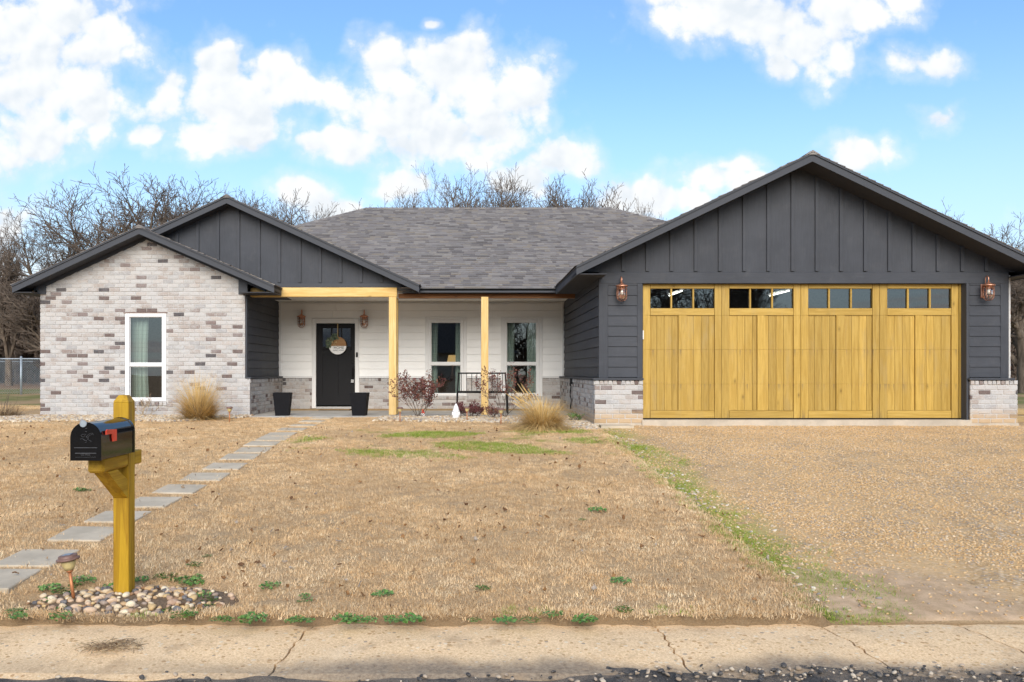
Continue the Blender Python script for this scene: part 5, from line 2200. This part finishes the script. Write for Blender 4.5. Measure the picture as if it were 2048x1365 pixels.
shrub('shrub', 'open burgundy-leaved bush beside the porch corner post', 'shrub', at_bed(838, 17.05), .80, 1.15, 11, 'redleaf', .044, 2000, 1, .85)
shrub('shrub', 'leggy bush with sparse brown leaves right of the second porch post', 'shrub', at_bed(1008, 16.75), .90, 1.0, 7, 'redleaf', .040, 900, 2, .9, 'twig', 3)
shrub('shrub', 'low plum-red shrub at the foot of the second porch post', 'shrub', at_bed(938, 17.0), .30, .75, 10, 'plumleaf', .032, 1800, 3, 1.2)
shrub('shrub', 'small reddish twiggy plant between the two rightmost path lights', 'shrub', at_bed(985, 16.5), .24, .4, 6, 'redleaf', .028, 400, 4, .9)
shrub('shrub', 'small spreading twiggy shrub under the brick gable window', 'shrub', at_bed(285, 17.25), .40, .65, 9, 'redleaf', .018, 240, 5, 1.1, 'straw')
shrub('shrub', 'tiny green plant against the garage flank brick', 'shrub', at_bed(1151, 15.8), .14, .22, 7, 'weed', .03, 200, 6, .9)
t = thing('cut_back_plant', 'brown cut-back clump of dry stalks at the left end of the bed', 'plant')
q = MB()
strands(q, pr, 700, .5, .18, .40, 1.25, .9, .005, spread0=.34)
q.build('stalks', M['straw'], t)
x, y = -9.55, 17.3
t.location = (x, y, gz(x, y))
q = MB()
for k in range(9):
    a = pr.uniform(0, 6.28)
    pts = [(0, 0, 0)]
    for j in range(4):
        pts.append((pts[-1][0] + math.cos(a) * .08 + pr.uniform(-.05, .05), pts[-1][1] + math.sin(a) * .05, pts[-1][2] + pr.uniform(.06, .2)))
    q.tube([(c[0] + x, c[1] + y, c[2] + gz(x, y)) for c in pts], [.005, .004, .003, .002, .001], 4)
q.build('bare_stems', M['twig'], t)


# ------------------------------------------------------------------ bare winter trees
def tree_meshes(seed, Ht, style, twigs=1.0):
    """trunk with limbs, and the fine crown, of one leafless tree"""
    r = random.Random(seed)
    tb, cb = MB(), MB()
    wob = {'oak': .22, 'up': .13, 'thin': .12}[style]
    rise = {'oak': .075, 'up': .16, 'thin': .12}[style]
    maxl = 5

    def grow(p, d, L, rad, lvl):
        n = 6 if lvl < 2 else (5 if lvl < 4 else 3)
        pts, rr, dirs = [tuple(p)], [rad], []
        for i in range(n):
            j = wob * (.25, 1.0, .9, .7, .5, .45)[lvl]
            d = (d + Vector((r.uniform(-j, j), r.uniform(-j, j), r.uniform(-j, j) * .7 + (rise if lvl > 0 else .1)))).normalized()
            p = p + d * (L / n)
            pts.append(tuple(p))
            rr.append(max((.015, .014, .0125, .0108, .0092, .0085)[lvl], rad * (1 - .62 * (i + 1) / n)))
            dirs.append((p.copy(), d.copy(), rr[-1]))
        sides = 7 if lvl == 0 else (5 if lvl == 1 else (4 if lvl == 2 else 3))
        (tb if lvl < 3 else cb).tube(pts, rr, sides, False)
        if lvl >= maxl:
            return
        if style == 'oak':
            nk = [7, 7, 6, 5, 4][lvl]
            st = [1, 1, 0, 0, 0][lvl]
            sp = [.95, .85, .8, .75, .7][lvl]
            fr = [(.55, .85), (.42, .72), (.40, .70), (.38, .66), (.35, .6)][lvl]
        elif style == 'up':
            nk = [9, 7, 6, 5, 3][lvl]
            st = [1, 1, 0, 0, 0][lvl]
            sp = [.50, .52, .60, .7, .8][lvl]
            fr = [(.50, .80), (.38, .62), (.36, .6), (.36, .58), (.35, .55)][lvl]
        else:
            nk = [11, 5, 4, 3, 2][lvl]
            st = [2, 1, 0, 0, 0][lvl]
            sp = [.60, .55, .6, .7, .8][lvl]
            fr = [(.20, .42), (.35, .6), (.36, .6), (.36, .58), (.35, .55)][lvl]
        if lvl >= 3:
            nk = max(1, int(round(nk * twigs)))
        az = r.uniform(0, 6.28)
        for k in range(nk):
            i = min(n - 1, st + int((n - st) * (k + r.random()) / nk))
            q, dd, rq = dirs[i]
            az += 2.4 + r.uniform(-.5, .5)
            o = dd.orthogonal().normalized()
            o = (Matrix.Rotation(az, 3, dd) @ o)
            s = sp * r.uniform(.7, 1.25)
            nd = (dd * math.cos(s) + o * math.sin(s)).normalized()
            if nd.z < -.15:
                nd.z *= .3
                nd.normalize()
            f = r.uniform(*fr)
            f *= (1.0 if lvl else (1.1 - .35 * i / n))
            grow(q, nd, L * f, min(rq * .8, rad * .55), lvl + 1)
        if lvl < 2:      # the leader carries on
            q, dd, rq = dirs[-1]
            grow(q, (dd + Vector((r.uniform(-.3, .3), r.uniform(-.3, .3), .2))).normalized(), L * .62, rq, lvl + 1)

    L0_ = {'oak': .40, 'up': .42, 'thin': .72}[style] * Ht
    r0 = {'oak': .034, 'up': .022, 'thin': .012}[style] * Ht
    grow(Vector((0, 0, 0)), Vector((0, 0, 1)), L0_, r0, 0)
    top = max(v[2] for v in cb.v)
    k = Ht / top
    for b in (tb, cb):
        b.v = [(x * k, y * k, z * k) for x, y, z in b.v]
    return tb, cb


VAR = []
for i, (sd_, st) in enumerate(((101, 'oak'), (118, 'oak'), (127, 'oak'), (131, 'up'), (147, 'up'), (151, 'thin'))):
    tb, cb = tree_meshes(sd_, 10.0, st, 1.0 if st != 'thin' else 1.2)
    VAR.append((tb.mesh('trunk', M['bark'], True), cb.mesh('crown', M['twig'])))

# heading px, top px, distance, variant, turn, widening, label
TREES = [
    (18, 418, 42, 3, .3, 1.0, 'bare upright tree at the far left edge of the picture'),
    (120, 408, 39, 1, 1.1, 1.1, 'bare spreading tree above the left eave of the brick gable'),
    (252, 322, 40, 0, 2.0, 1.25, 'tallest bare oak, with a wide crown, behind the brick gable peak'),
    (338, 345, 43, 2, .7, 1.1, 'bare oak between the two left gable peaks'),
    (418, 352, 44, 1, 4.0, 1.0, 'bare oak directly behind the taller left gable peak'),
    (505, 372, 45, 4, 1.4, 1.0, 'bare tree just right of the taller left gable peak'),
    (585, 382, 44, 2, 2.9, 1.0, 'bare rounded tree against the low white cloud over the left roof valley'),
    (692, 392, 50, 1, .2, .9, 'small bare tree at the left end of the main roof ridge'),
    (785, 378, 47, 5, .5, 1.0, 'slender bare tree, leftmost above the main roof ridge'),
    (835, 362, 46, 5, 1.9, 1.1, 'slender bare tree with wispy stems above the ridge, left of centre'),
    (884, 326, 47, 5, 3.3, .8, 'thin bare spire, the narrowest tree above the main ridge'),
    (945, 330, 43, 0, 4.4, .8, 'gnarled dark oak rising above the middle of the main ridge'),
    (1000, 334, 44, 2, 5.6, .8, 'gnarled bare oak just right of the middle of the main ridge'),
    (1050, 350, 46, 1, 3.0, .8, 'bare angular tree between the gnarled oaks and the bushy tree'),
    (1150, 330, 45, 3, 2.2, 1.25, 'broad bushy bare tree of many upright stems above the ridge'),
    (1192, 362, 47, 4, 2.6, 1.0, 'bare upright tree at the right shoulder of the bushy tree'),
    (1285, 386, 45, 4, .9, .6, 'small bare tree with upright twigs beyond the right hip of the roof'),
    (1318, 396, 46, 3, 4.9, .6, 'small bare tree nearest the garage roof rake'),
    (462, 372, 50, 0, 1.0, .9, 'bare oak showing on both sides of the taller left gable peak'),
    (640, 402, 52, 2, 3.9, .8, 'low bare tree halfway between left gable and main ridge'),
    (760, 392, 52, 3, .4, .8, 'low bushy tree at the left end of the ridge treeline'),
    (812, 374, 51, 4, 5.2, .9, 'bare upright tree between the two leftmost slender trees'),
    (905, 362, 52, 2, 1.6, .8, 'bare tree between the thin spire and the gnarled dark oak'),
    (975, 350, 50, 1, 2.4, .8, 'bare tree between the two gnarled oaks over the ridge'),
    (1085, 352, 50, 0, .3, .8, 'bare tree at the left foot of the bushy upright tree'),
    (1120, 345, 49, 4, 3.1, .9, 'upright tree mingling with the left side of the bushy tree'),
    (1232, 388, 51, 3, 5.8, .7, 'low bare tree over the right end of the main ridge'),
    (1872, 392, 40, 3, 1.7, .8, 'bare tree top peeping over the right slope of the garage roof'),
    (2050, 425, 30, 0, 3.6, 1.1, 'large bare oak with low limbs at the right edge beyond the garage'),
]


def tree(px, top, Y, v, rz, wid, label, X=None):
    X = PX(px, Y) if X is None else X
    zb = gz(X, Y)
    h = (PZ(top, Y) - zb) if top < 1000 else top - 1000
    k = h / 10.0
    t = thing('bare_tree', label, 'tree', (0, 0, 0), 'bare winter trees')
    put('trunk', VAR[v][0], None, t)
    put('crown', VAR[v][1], None, t)
    t.location = (X, Y, zb)
    t.rotation_euler = (0, 0, rz)
    t.scale = (k * wid, k * wid, k)
    return t


for a in TREES:
    tree(*a)
# across the street, mirrored in the panes
for X, Y, hh, v, lab in ((-13, -19, 10, 0, 'bare oak across the street, left of the neighbouring house'), (3.5, -27, 12, 1, 'bare oak across the street behind the neighbouring house'),
                         (9, -15, 11, 2, 'bare oak across the street, right of the neighbouring house'), (16, -22, 12, 3, 'bare upright tree across the street, farthest right')):
    tree(0, 1000 + hh, Y, v, X, 1.2, lab, X)

# the wood beyond the fence: one mass of trunks, twigs and brush
wr = random.Random(77)
low = []
for sd_, st in ((201, 'up'), (202, 'oak'), (203, 'thin')):
    a, b = tree_meshes(sd_, 1.0, st, .35)
    low.append((np.array(a.v + b.v), a.f, [tuple(i + len(a.v) for i in f) for f in b.f]))
V, FC, base = [], [], 0
spots = []
for _ in range(22):
    Y = wr.uniform(50, 80)
    spots.append((wr.uniform(-64, -22) * Y / 52, Y, wr.uniform(5.5, 8.5) * Y / 60, wr.choice((0, 0, 1, 2))))
for _ in range(30):
    Y = wr.uniform(48, 82)
    spots.append((wr.uniform(26, 50) * Y / 52, Y, wr.uniform(6, 9) * Y / 60, wr.choice((0, 0, 1, 2))))
for _ in range(90):                        # undergrowth
    Y = wr.uniform(41, 62)
    spots.append(((wr.uniform(-62, -19) if wr.random() < .7 else wr.uniform(25, 55)) * Y / 50, Y, wr.uniform(1.6, 3.8), 0))
for _ in range(70):                        # the thick edge of the wood where the ground shows between house and frame
    Y = wr.uniform(46, 66)
    px_ = wr.uniform(-160, 130) if wr.random() < .65 else wr.uniform(1990, 2200)
    spots.append((PX(px_, Y), Y, wr.uniform(2.0, 6.5), wr.choice((0, 0, 1))))
for X, Y, hgt, k in spots:
    A, f1, f2 = low[k]
    c, s = math.cos(wr.uniform(0, 6.28)), math.sin(wr.uniform(0, 6.28))
    nrm = math.hypot(c, s)
    c, s = c / nrm, s / nrm
    wd = hgt * wr.uniform(1.0, 1.4)
    th = 1.0
    P = np.stack([X + (A[:, 0] * c - A[:, 1] * s) * wd, Y + (A[:, 0] * s + A[:, 1] * c) * wd, gz(X, Y) - .1 + A[:, 2] * hgt], 1)
    V.append(P)
    FC += [tuple(i + base for i in f) for f in f1 + f2]
    base += len(P)
me = bpy.data.meshes.new('woodland')
me.from_pydata(np.concatenate(V).tolist(), [], FC)
me.materials.append(M['twig'])
tag(put('woodland', me), 'brown leafless wood beyond the fence', 'woodland', kind='stuff')

# ------------------------------------------------------------------ chain-link fence
def fence(name, x0, x1, y0, y1, h, posts, label):
    t = thing(name, label, 'fence', ((x0 + x1) / 2, (y0 + y1) / 2, gz(0, y0)))
    at = lambda u, z: (x0 + (x1 - x0) * u, y0 + (y1 - y0) * u, gz(x0, y0 + (y1 - y0) * u) + z)
    for k, u in enumerate(posts):
        q = MB()
        rad = .036 if k % 2 == 0 else .026
        q.tube([at(u, -.1), at(u, h + .03)], rad, 10)
        q.build('post', M['galv'], t, True)
        q = MB()
        c = at(u, h + .03)
        q.lathe([(rad * 1.15, 0), (rad * 1.15, .02), (rad * .7, .05), (.004, .065)], 10, c)
        q.build('post_cap', M['galv'], t, True)
    q = MB()
    q.tube([at(0, h), at(1, h)], .021, 8)
    q.build('top_rail', M['galv'], t, True)
    L = math.hypot(x1 - x0, y1 - y0)
    q = MB()
    n = int(L / .085)
    for k in range(-int(h / .085), n):
        for sgn in (1, -1):
            a, b = (k * .085, k * .085 + h) if sgn > 0 else (k * .085 + h, k * .085)
            za, zb_ = .03, h - .02
            if a < 0 or b < 0 or a > L or b > L:
                continue
            q.tube([at(a / L, za), at(b / L, zb_)], .0028, 3, False)
    q.build('mesh', M['galv'], t)


fence('chain_link_fence', -26, -8.9, 29, 29, 1.22, [.02, .22, .62, .80, .98], 'grey chain-link fence with a stout post left of the brick gable')
fence('chain_link_fence', -30, -30 + 13, 43, 43, 1.22, [.05, .35, .65, .95], 'farther chain-link fence at the edge of the wood')

# ------------------------------------------------------------------ neighbour across the street
t = thing('neighbour_house', 'beige low house with a dark hipped roof across the street', 'house', (-6, -18, 0))
q = MB()
q.box(-13, 2.5, -24, -15, -.1, 2.7)
q.build('wall', M['beige'], t)
q = MB()
q.poly([(-13.6, -14.4, 2.7), (3.1, -14.4, 2.7), (3.1, -24.6, 2.7), (-13.6, -24.6, 2.7), (-9, -19.5, 5.6), (-1.5, -19.5, 5.6)], [(0, 1, 5, 4), (1, 2, 5), (2, 3, 4, 5), (3, 0, 4), (3, 2, 1, 0)])
q.build('roof', M['roof2'], t)
for a in (-11, -7.6, -.9):
    q = MB()
    q.cbox(a, a + 1.3, -15.02, -14.96, .9, 2.2, .01)
    q.build('window', M['doorblack'], t)
q = MB()
q.cbox(-4.6, -3.6, -15.03, -14.95, 0, 2.1, .01)
q.build('door', M['white'], t)


# ------------------------------------------------------------------ stones, weeds, leaves and grass
def pebble_mesh(name, m, seed, flat=.6, sub=1):
    r = random.Random(seed)
    t = (1 + 5 ** .5) / 2
    vs = [Vector(v).normalized() for v in ((-1, t, 0), (1, t, 0), (-1, -t, 0), (1, -t, 0), (0, -1, t), (0, 1, t), (0, -1, -t), (0, 1, -t), (t, 0, -1), (t, 0, 1), (-t, 0, -1), (-t, 0, 1))]
    fs = [(0, 11, 5), (0, 5, 1), (0, 1, 7), (0, 7, 10), (0, 10, 11), (1, 5, 9), (5, 11, 4), (11, 10, 2), (10, 7, 6), (7, 1, 8), (3, 9, 4), (3, 4, 2), (3, 2, 6), (3, 6, 8), (3, 8, 9), (4, 9, 5), (2, 4, 11), (6, 2, 10), (8, 6, 7), (9, 8, 1)]
    for _ in range(sub):
        mid, nf = {}, []

        def m_(a, b):
            k = (min(a, b), max(a, b))
            if k not in mid:
                mid[k] = len(vs)
                vs.append((vs[a] + vs[b]).normalized())
            return mid[k]
        for a, b, c in fs:
            x, y, z = m_(a, b), m_(b, c), m_(c, a)
            nf += [(a, x, z), (b, y, x), (c, z, y), (x, y, z)]
        fs = nf
    ax = Vector((r.uniform(-1, 1), r.uniform(-1, 1), r.uniform(-1, 1)))
    bx = Vector((r.uniform(-1, 1), r.uniform(-1, 1), r.uniform(-1, 1)))
    sx, sy = r.uniform(.9, 1.25), r.uniform(.65, .95)
    out = []
    for v in vs:
        k = 1 + .16 * math.sin(3 * v.dot(ax) + 1) + .12 * math.sin(4 * v.dot(bx))
        out.append((v.x * k * sx, v.y * k * sy, v.z * k * flat))
    me = bpy.data.meshes.new(name)
    me.from_pydata(out, [], fs)
    me.polygons.foreach_set('use_smooth', [True] * len(fs))
    me.materials.append(m)
    return me


# the stone bed round the mailbox post, each stone its own piece
bed = grid_sheet('stone_bed', axis_pts((-2.95, -1.42, 40)), axis_pts((5.05, 5.85, 30)), lambda x, y: gz(x, y) + .006 + .03 * math.exp(-((x + 2.15) / .5) ** 2 - ((y - 5.42) / .22) ** 2) - .05 * sstep(math.hypot((x + 2.15) / .72, (y - 5.42) / .34), .85, 1.05), M['bedsoil'])
RK = [pebble_mesh('stone', M['rock'], s, .62, 1) for s in range(8)]
rr = random.Random(12)
placed = []
n = 0
while n < 230 and len(placed) < 4000:
    a, d = rr.uniform(0, 6.283), rr.random() ** .5
    x, y = -2.15 + .66 * d * math.cos(a), 5.40 + .28 * d * math.sin(a)
    placed.append(0)
    s = rr.choice((.014, .017, .020, .023, .027, .033)) * rr.uniform(.8, 1.1)
    if any(w and (w[0] - x) ** 2 + (w[1] - y) ** 2 < ((w[2] + s) * .66) ** 2 for w in placed) or (abs(x - MX) < .062 and 5.48 < y < 5.62) or math.hypot(x + 2.546, y - 5.43) < .02:
        continue
    if x > -1.75 and rr.random() < .75 or x < -2.55 and y > 5.42 and rr.random() < .7:
        continue
    placed.append((x, y, s))
    z = gz(x, y) + .012 + .03 * math.exp(-((x + 2.15) / .5) ** 2 - ((y - 5.42) / .22) ** 2)
    o = put('stone', RK[rr.randrange(8)], None, bed, (x, y, z), rr.uniform(0, 6.28), (s, s, s))
    n += 1

# pebble beds along the house
PB = [pebble_mesh('bed_pebble', M['bedrock'], 40 + s, .55, 1) for s in range(7)]


def bed_sheet(name, x0, x1, y0, y1, edge, amount):
    xs, ys = list(np.linspace(x0, x1, int((x1 - x0) / .06))), list(np.linspace(y0, y1, max(4, int((y1 - y0) / .06))))
    zf = lambda x, y: gz(x, y) + .006
    o = grid_sheet(name, xs, ys, zf, M['ground'])
    me = grid_sheet(name + '_cover', xs, ys, lambda x, y: gz(x, y) + .018, None, edge, None, False)
    return me


def wing_bed_edge(x, y):
    e = 15.75 + .14 * math.sin(x * 1.6) + 1.1 * sstep(x, -5.6, -4.7)
    return sstep(y, e, e + .15)


me = bed_sheet('wing_bed', -10.4, -4.55, 15.5, 17.69, wing_bed_edge, 1)
scatter('wing_bed_pebbles', me, PB, 900, 3, .018, .042, .5, label='cream and tan pebbles along the foot of the brick gable', cat='pebbles')


def porch_bed_edge(x, y):
    e = 15.40 + .35 * sstep(-x, -.4, .6) + .1 * math.sin(x * 3) - 1.3 * sstep(x, .5, 1.6)
    return sstep(y, e, e + .15)


me = bed_sheet('porch_bed', -1.85, 2.13, 14.0, 17.24, porch_bed_edge, 1)
scatter('porch_bed_pebbles', me, PB, 900, 5, .018, .042, .5, label='cream and tan pebbles between the lawn and the porch', cat='pebbles')

# driveway gravel
GR = [pebble_mesh('gravel_piece', M['grit'], 60 + s, .5, 0) for s in range(6)] + [pebble_mesh('gravel_piece', M['grit'], 70 + s, .55, 1) for s in range(2)]


def drive_dens(x, y):
    d = math.hypot((x - 2.75 - .05 * (y - 6.6)) / 1.0, (y - 5.25) / 1.15) + .28 * math.sin(x * 3.1 + y) * math.sin(y * 2.3)
    b = sstep(d, .75, 1.25)
    patch = .55 + .45 * math.sin(x * 2.3 + 1.7 * math.sin(y * .9)) * math.sin(y * 1.4 + x)
    return (.12 + .88 * b) * (.45 + .55 * sstep(x, 2.5, 3.1)) * max(.25, patch) * (1.0 if y < 9 else .8)


me = grid_sheet('drive_cover', drive_x, drive_y, lambda x, y: drive_z(x, y) + .003, None, drive_dens, None, False)
scatter('driveway_gravel', me, GR, 2000, 9, .0035, .0125, .6, label='loose tan gravel on the driveway', cat='gravel')
me = grid_sheet('verge_cover', axis_pts((2.14, 3.0, 18)), axis_pts((5.2, 14.2, 120)), lambda x, y: drive_z(x, y) + .004, None,
                lambda x, y: (1 - sstep(x, 2.25, 2.75)) * (.5 + .5 * math.sin(y * 3.1 + x * 4) * math.sin(y * 1.3)), None, False)
scatter('verge_stones', me, [pebble_mesh('verge_stone', M['bedrock'], 90 + s_, .4, 1) for s_ in range(5)], 200, 41, .008, .022, .4, label='pale flat stones along the lawn edge of the driveway', cat='stones')
# stones along the gutter and the crumbling road edge
RS = [pebble_mesh('road_stone', M['roadstone'], 80 + s, .55, 1) for s in range(7)]
me = grid_sheet('gutter_cover', axis_pts((-3.5, 4.5, 160)), axis_pts((3.9, 4.40, 12)), lambda x, y: -.034 + .014 * sstep(x, -.5, 1.5) * sstep(y, 4.0, 4.3), None,
                lambda x, y: (.10 + .9 * sstep(x, -.6, 1.6)) * (1 - .9 * sstep(y, 4.26 + .09 * sstep(x, 0, 2), 4.36 + .09 * sstep(x, 0, 2))), None, False)
scatter('road_edge_stones', me, RS, 520, 13, .003, .016, .6, label='broken asphalt and stones along the road edge', cat='stones')


# grass
def tuft(name, m, seed, n, rad, h0, h1, w):
    r = random.Random(seed)
    q = MB()
    for _ in range(n):
        a, d = r.uniform(0, 6.283), rad * r.random() ** .5
        p = Vector((math.cos(a) * d, math.sin(a) * d, -.004))
        b = r.uniform(0, 6.283)
        dr = Vector((math.cos(b), math.sin(b), 0))
        L = r.uniform(h0, h1)
        ln = r.uniform(.25, 1.25)
        s = Vector((-dr.y, dr.x, 0)) * w * r.uniform(.6, 1.2)
        m1 = p + (dr * math.sin(ln) + Vector((0, 0, math.cos(ln)))) * L * .55
        ln += r.uniform(.0, .7)
        e = m1 + (dr * math.sin(ln) + Vector((0, 0, math.cos(ln)))) * L * .45
        q.poly([tuple(p - s), tuple(p + s), tuple(m1 + s * .7), tuple(m1 - s * .7), tuple(e)], [(0, 1, 2, 3), (3, 2, 4)])
    return q.mesh(name, m)


TF = [tuft('grass_tuft', M['blade'], 300 + k, 40, .075, .014, .034, .0016) for k in range(7)]


def lawn_dens(x, y):
    if x > 2.09 - .02 * math.sin(y * 5) or y < 5.04:
        return 0
    if math.hypot((x + 2.15) / .72, (y - 5.42) / .33) < 1 + .1 * math.sin(x * 9):
        return 0
    for (a, b) in PAV:
        if abs(x - a) < .19 and abs(y - b) < .19:
            return 0
    if (-10.4 < x < -4.5 and wing_bed_edge(x, y) > .4) or y > 17.6 and x < -4.5 and x > -9.1 or (x > -1.85 and porch_bed_edge(x, y) > .4) or y > 17.15 and x > -4.7:
        return 0
    edge = 3.4 if y < 5.10 or x > 2.0 else .62 + .38 * sstep(math.sin(x * 2.9 + 1.5 * math.sin(y * 2.2)) * math.sin(y * 3.3 + 1.2 * math.sin(x * 1.7)), -.6, .1)
    return edge * (1.0 if y < 9.5 else (.72 if y < 13 else .62))


lx_ = axis_pts((-13.0, -4.6, 60), (-4.6, 1.95, 190), (1.95, 2.14, 8))
ly_ = axis_pts((5.042, 9, 70), (9, 17.3, 90), (17.3, 22, 20))
me = grid_sheet('lawn_cover', lx_, ly_, lz, None, lawn_dens, None, False)
for v in me.vertices:
    if v.co.y < 5.11:
        v.co.y += turf_edge(v.co.x) - .004
scatter('lawn_grass', me, TF, 380, 17, .7, 1.35, .16, label='short dormant straw-coloured lawn with green patches', cat='grass')
GT = [tuft('green_tuft', M['gblade'], 340 + k, 26, .06, .02, .05, .0018) for k in range(4)]


def green_dens(x, y):
    n1 = math.sin(x * 1.9 + 1.2 * math.sin(y * 1.7)) * math.sin(y * 2.7 + x * .6 + 1)
    fringe = sstep(x, 1.98, 2.10) * (1 - sstep(x, 2.30 + .15 * math.sin(y * 1.3), 2.75 + .2 * math.sin(y * 1.3))) * max(0, .45 + .75 * math.sin(y * 4.1 + x * 5) * math.sin(y * 1.9) + .4 * (1 - sstep(x, 2.1, 2.4))) * (1 - sstep(y, 12.5, 14))
    if x > 2.9 and y < 6.2:
        fringe = 0
    mid = sstep(y, 10.6, 11.4) * (1 - sstep(y, 13.4, 14.2)) * sstep(x, -2.7, -2.2) * (1 - sstep(x, 1.6, 2.0)) * sstep(n1, .12, .45)
    edge = (1 - sstep(y, 5.06, 5.16)) * (1 - sstep(x, 2.1, 2.6)) * sstep(math.sin(x * 4.3) * math.sin(x * 1.7 + 2), .3, .6) * .5
    return fringe * 1.7 + mid * 1.5 + edge + (.5 * (1 - sstep(abs(y - 5.15), .03, .14)) * sstep(x, 2.0, 2.15) * (1 - sstep(x, 2.5, 2.75)))


me = grid_sheet('green_cover', axis_pts((-4.6, 3.6, 130)), axis_pts((5.03, 14.5, 160)), lambda x, y: lz(x, y) + .004, None, green_dens, None, False)
scatter('green_grass', me, GT, 420, 23, .5, 1.05, .2, label='fresh green grass along the gravel edge and in lawn patches', cat='grass')


# fallen leaves
def leaf_mesh(seed):
    r = random.Random(seed)
    q = MB()
    L, W = .034, .015
    n = 5
    vs, fs = [], []
    for i in range(n + 1):
        t = i / n
        w = W * math.sin(math.pi * min(1, .08 + t * .9)) * (1 + .3 * r.uniform(-1, 1))
        c = .010 * math.sin(t * 3 + seed) + .006
        vs += [(-w, L * (t - .5), c + .008 * r.random()), (0, L * (t - .5), c - .003), (w, L * (t - .5), c + .008 * r.random())]
    for i in range(n):
        a = i * 3
        fs += [(a, a + 1, a + 4, a + 3), (a + 1, a + 2, a + 5, a + 4)]
    q.poly(vs, fs)
    return q.mesh('leaf', M['deadleaf'])


LF = [leaf_mesh(s) for s in range(6)]
me = grid_sheet('leaf_cover', axis_pts((-9, 2.3, 90)), axis_pts((5.06, 14.5, 90)), lambda x, y: lz(x, y) + .026, None,
                lambda x, y: (.25 + .75 * max(0, math.sin(x * 1.7 + 1.3 * math.sin(y * 1.1)) * math.sin(y * 1.9 + x * .4 + .5))) * (1.5 if y < 7.5 else .7), None, False)
scatter('fallen_leaves', me, LF, 22, 29, .35, 1.3, .8, label='dead brown leaves strewn over the lawn', cat='leaves')


# weeds, each clump its own thing
def weed_mesh(seed):
    r = random.Random(seed)
    q = MB()
    for _ in range(64):
        a, d = r.uniform(0, 6.283), .075 * r.random() ** .6
        c = Vector((math.cos(a) * d, math.sin(a) * d, r.uniform(.012, .040) * (1 - d * 6)))
        q.cur = r.uniform(.001, .999)
        rad = r.uniform(.006, .011)
        tl = Vector((r.uniform(-.5, .5), r.uniform(-.7, .1), 1)).normalized()
        u = tl.orthogonal().normalized()
        v = tl.cross(u)
        n = 6
        pts = [c + (u * math.cos(6.283 * k / n) + v * math.sin(6.283 * k / n)) * rad * (1 + .15 * (k % 2)) for k in range(n)]
        q.poly([tuple(c - tl * rad * .25)] + [tuple(p) for p in pts], [(0, 1 + k, 1 + (k + 1) % n) for k in range(n)])
    return q.mesh('weed_clump', M['weed'])


WD = [weed_mesh(s) for s in range(4)]
wr = random.Random(9)
weeds = [(30, 1228), (32, 1238), (98, 1183), (95, 1206), (120, 1240), (130, 1190), (150, 1175), (165, 1168), (225, 1182), (280, 1165), (330, 1158), (350, 1163), (370, 1165), (385, 1172), (395, 1160), (405, 1195), (420, 1205), (415, 1220), (380, 1232), (365, 1238),
         (340, 1228), (125, 1225), (435, 1243), (448, 1248), (495, 1245), (505, 1248), (585, 1248), (597, 1246), (615, 1246), (690, 1252), (705, 1248), (725, 1251), (738, 1250), (778, 1240), (785, 1246), (815, 1250), (838, 1249), (610, 1195), (612, 1205),
         (950, 1249), (1010, 1250), (1060, 1251), (1105, 1232), (1158, 1248), (1172, 1247), (1182, 1250), (1248, 1226), (965, 1182), (1240, 1166), (160, 984), (172, 984), (415, 1115), (390, 1135), (1195, 1025), (1165, 1042), (765, 1192), (540, 1178)]
weeds.sort()
places = {'k': [], 'm': [], 'l': []}
for px, py in weeds:
    places['k' if py > 1225 and px > 425 else ('m' if px < 430 and py > 1140 else 'l')].append((px, py))
words = ordinal + ['eighteenth', 'nineteenth', 'twentieth', 'twenty-first', 'twenty-second', 'twenty-third', 'twenty-fourth', 'twenty-fifth', 'twenty-sixth']
for key, lst in places.items():
    for i, (px, py) in enumerate(lst):
        x, y = ground_at(px, py)
        o = put('weed', WD[wr.randrange(4)], None, None, (x, y, lz(x, y) + .004), wr.uniform(0, 6.28), (wr.uniform(.5, 1.1),) * 3)
        o.scale.z *= wr.uniform(.8, 1.5)
        if key == 'k':
            tag(o, 'green weed clump at the kerb edge of the lawn, %s from the left' % words[i], 'weed', 'weeds along the kerb')
        elif key == 'm':
            tag(o, 'green weed clump among the mailbox stones, %s from the left' % words[i], 'weed', 'weeds round the mailbox')
        else:
            tag(o, 'green weed clump out in the dry lawn, %s from the left' % words[i], 'weed', 'weeds in the lawn')

# a heap of dead stalks on the kerb
t = thing('stalk_heap', 'small heap of dead stalks and leaves lying on the kerb', 'debris')
q = MB()
for _ in range(170):
    a = wr.uniform(0, 6.28)
    d = .14 * wr.random()
    c = Vector((math.cos(a) * d * 1.25, math.sin(a) * d * .8, wr.uniform(.004, .035) * (1 - d * 4)))
    b = wr.uniform(0, 6.28)
    L = wr.uniform(.03, .11)
    e = c + Vector((math.cos(b) * L, math.sin(b) * L * .7, wr.uniform(-.012, .02)))
    e.z = max(e.z, .003)
    c.z = max(c.z, .003)
    mdl = (c + e) / 2 + Vector((0, 0, wr.uniform(0, .012)))
    q.cur = wr.uniform(.001, .999)
    q.tube([tuple(c), tuple(mdl), tuple(e)], wr.uniform(.0008, .002), 4)
q.build('stalks', M['straw'], t)
hx, hy = PX(220, 4.62), 4.62
t.location = (hx, hy, -.012)
o = put('leaves', LF[1], None, t, (hx + .03, hy + .02, .0), .6)
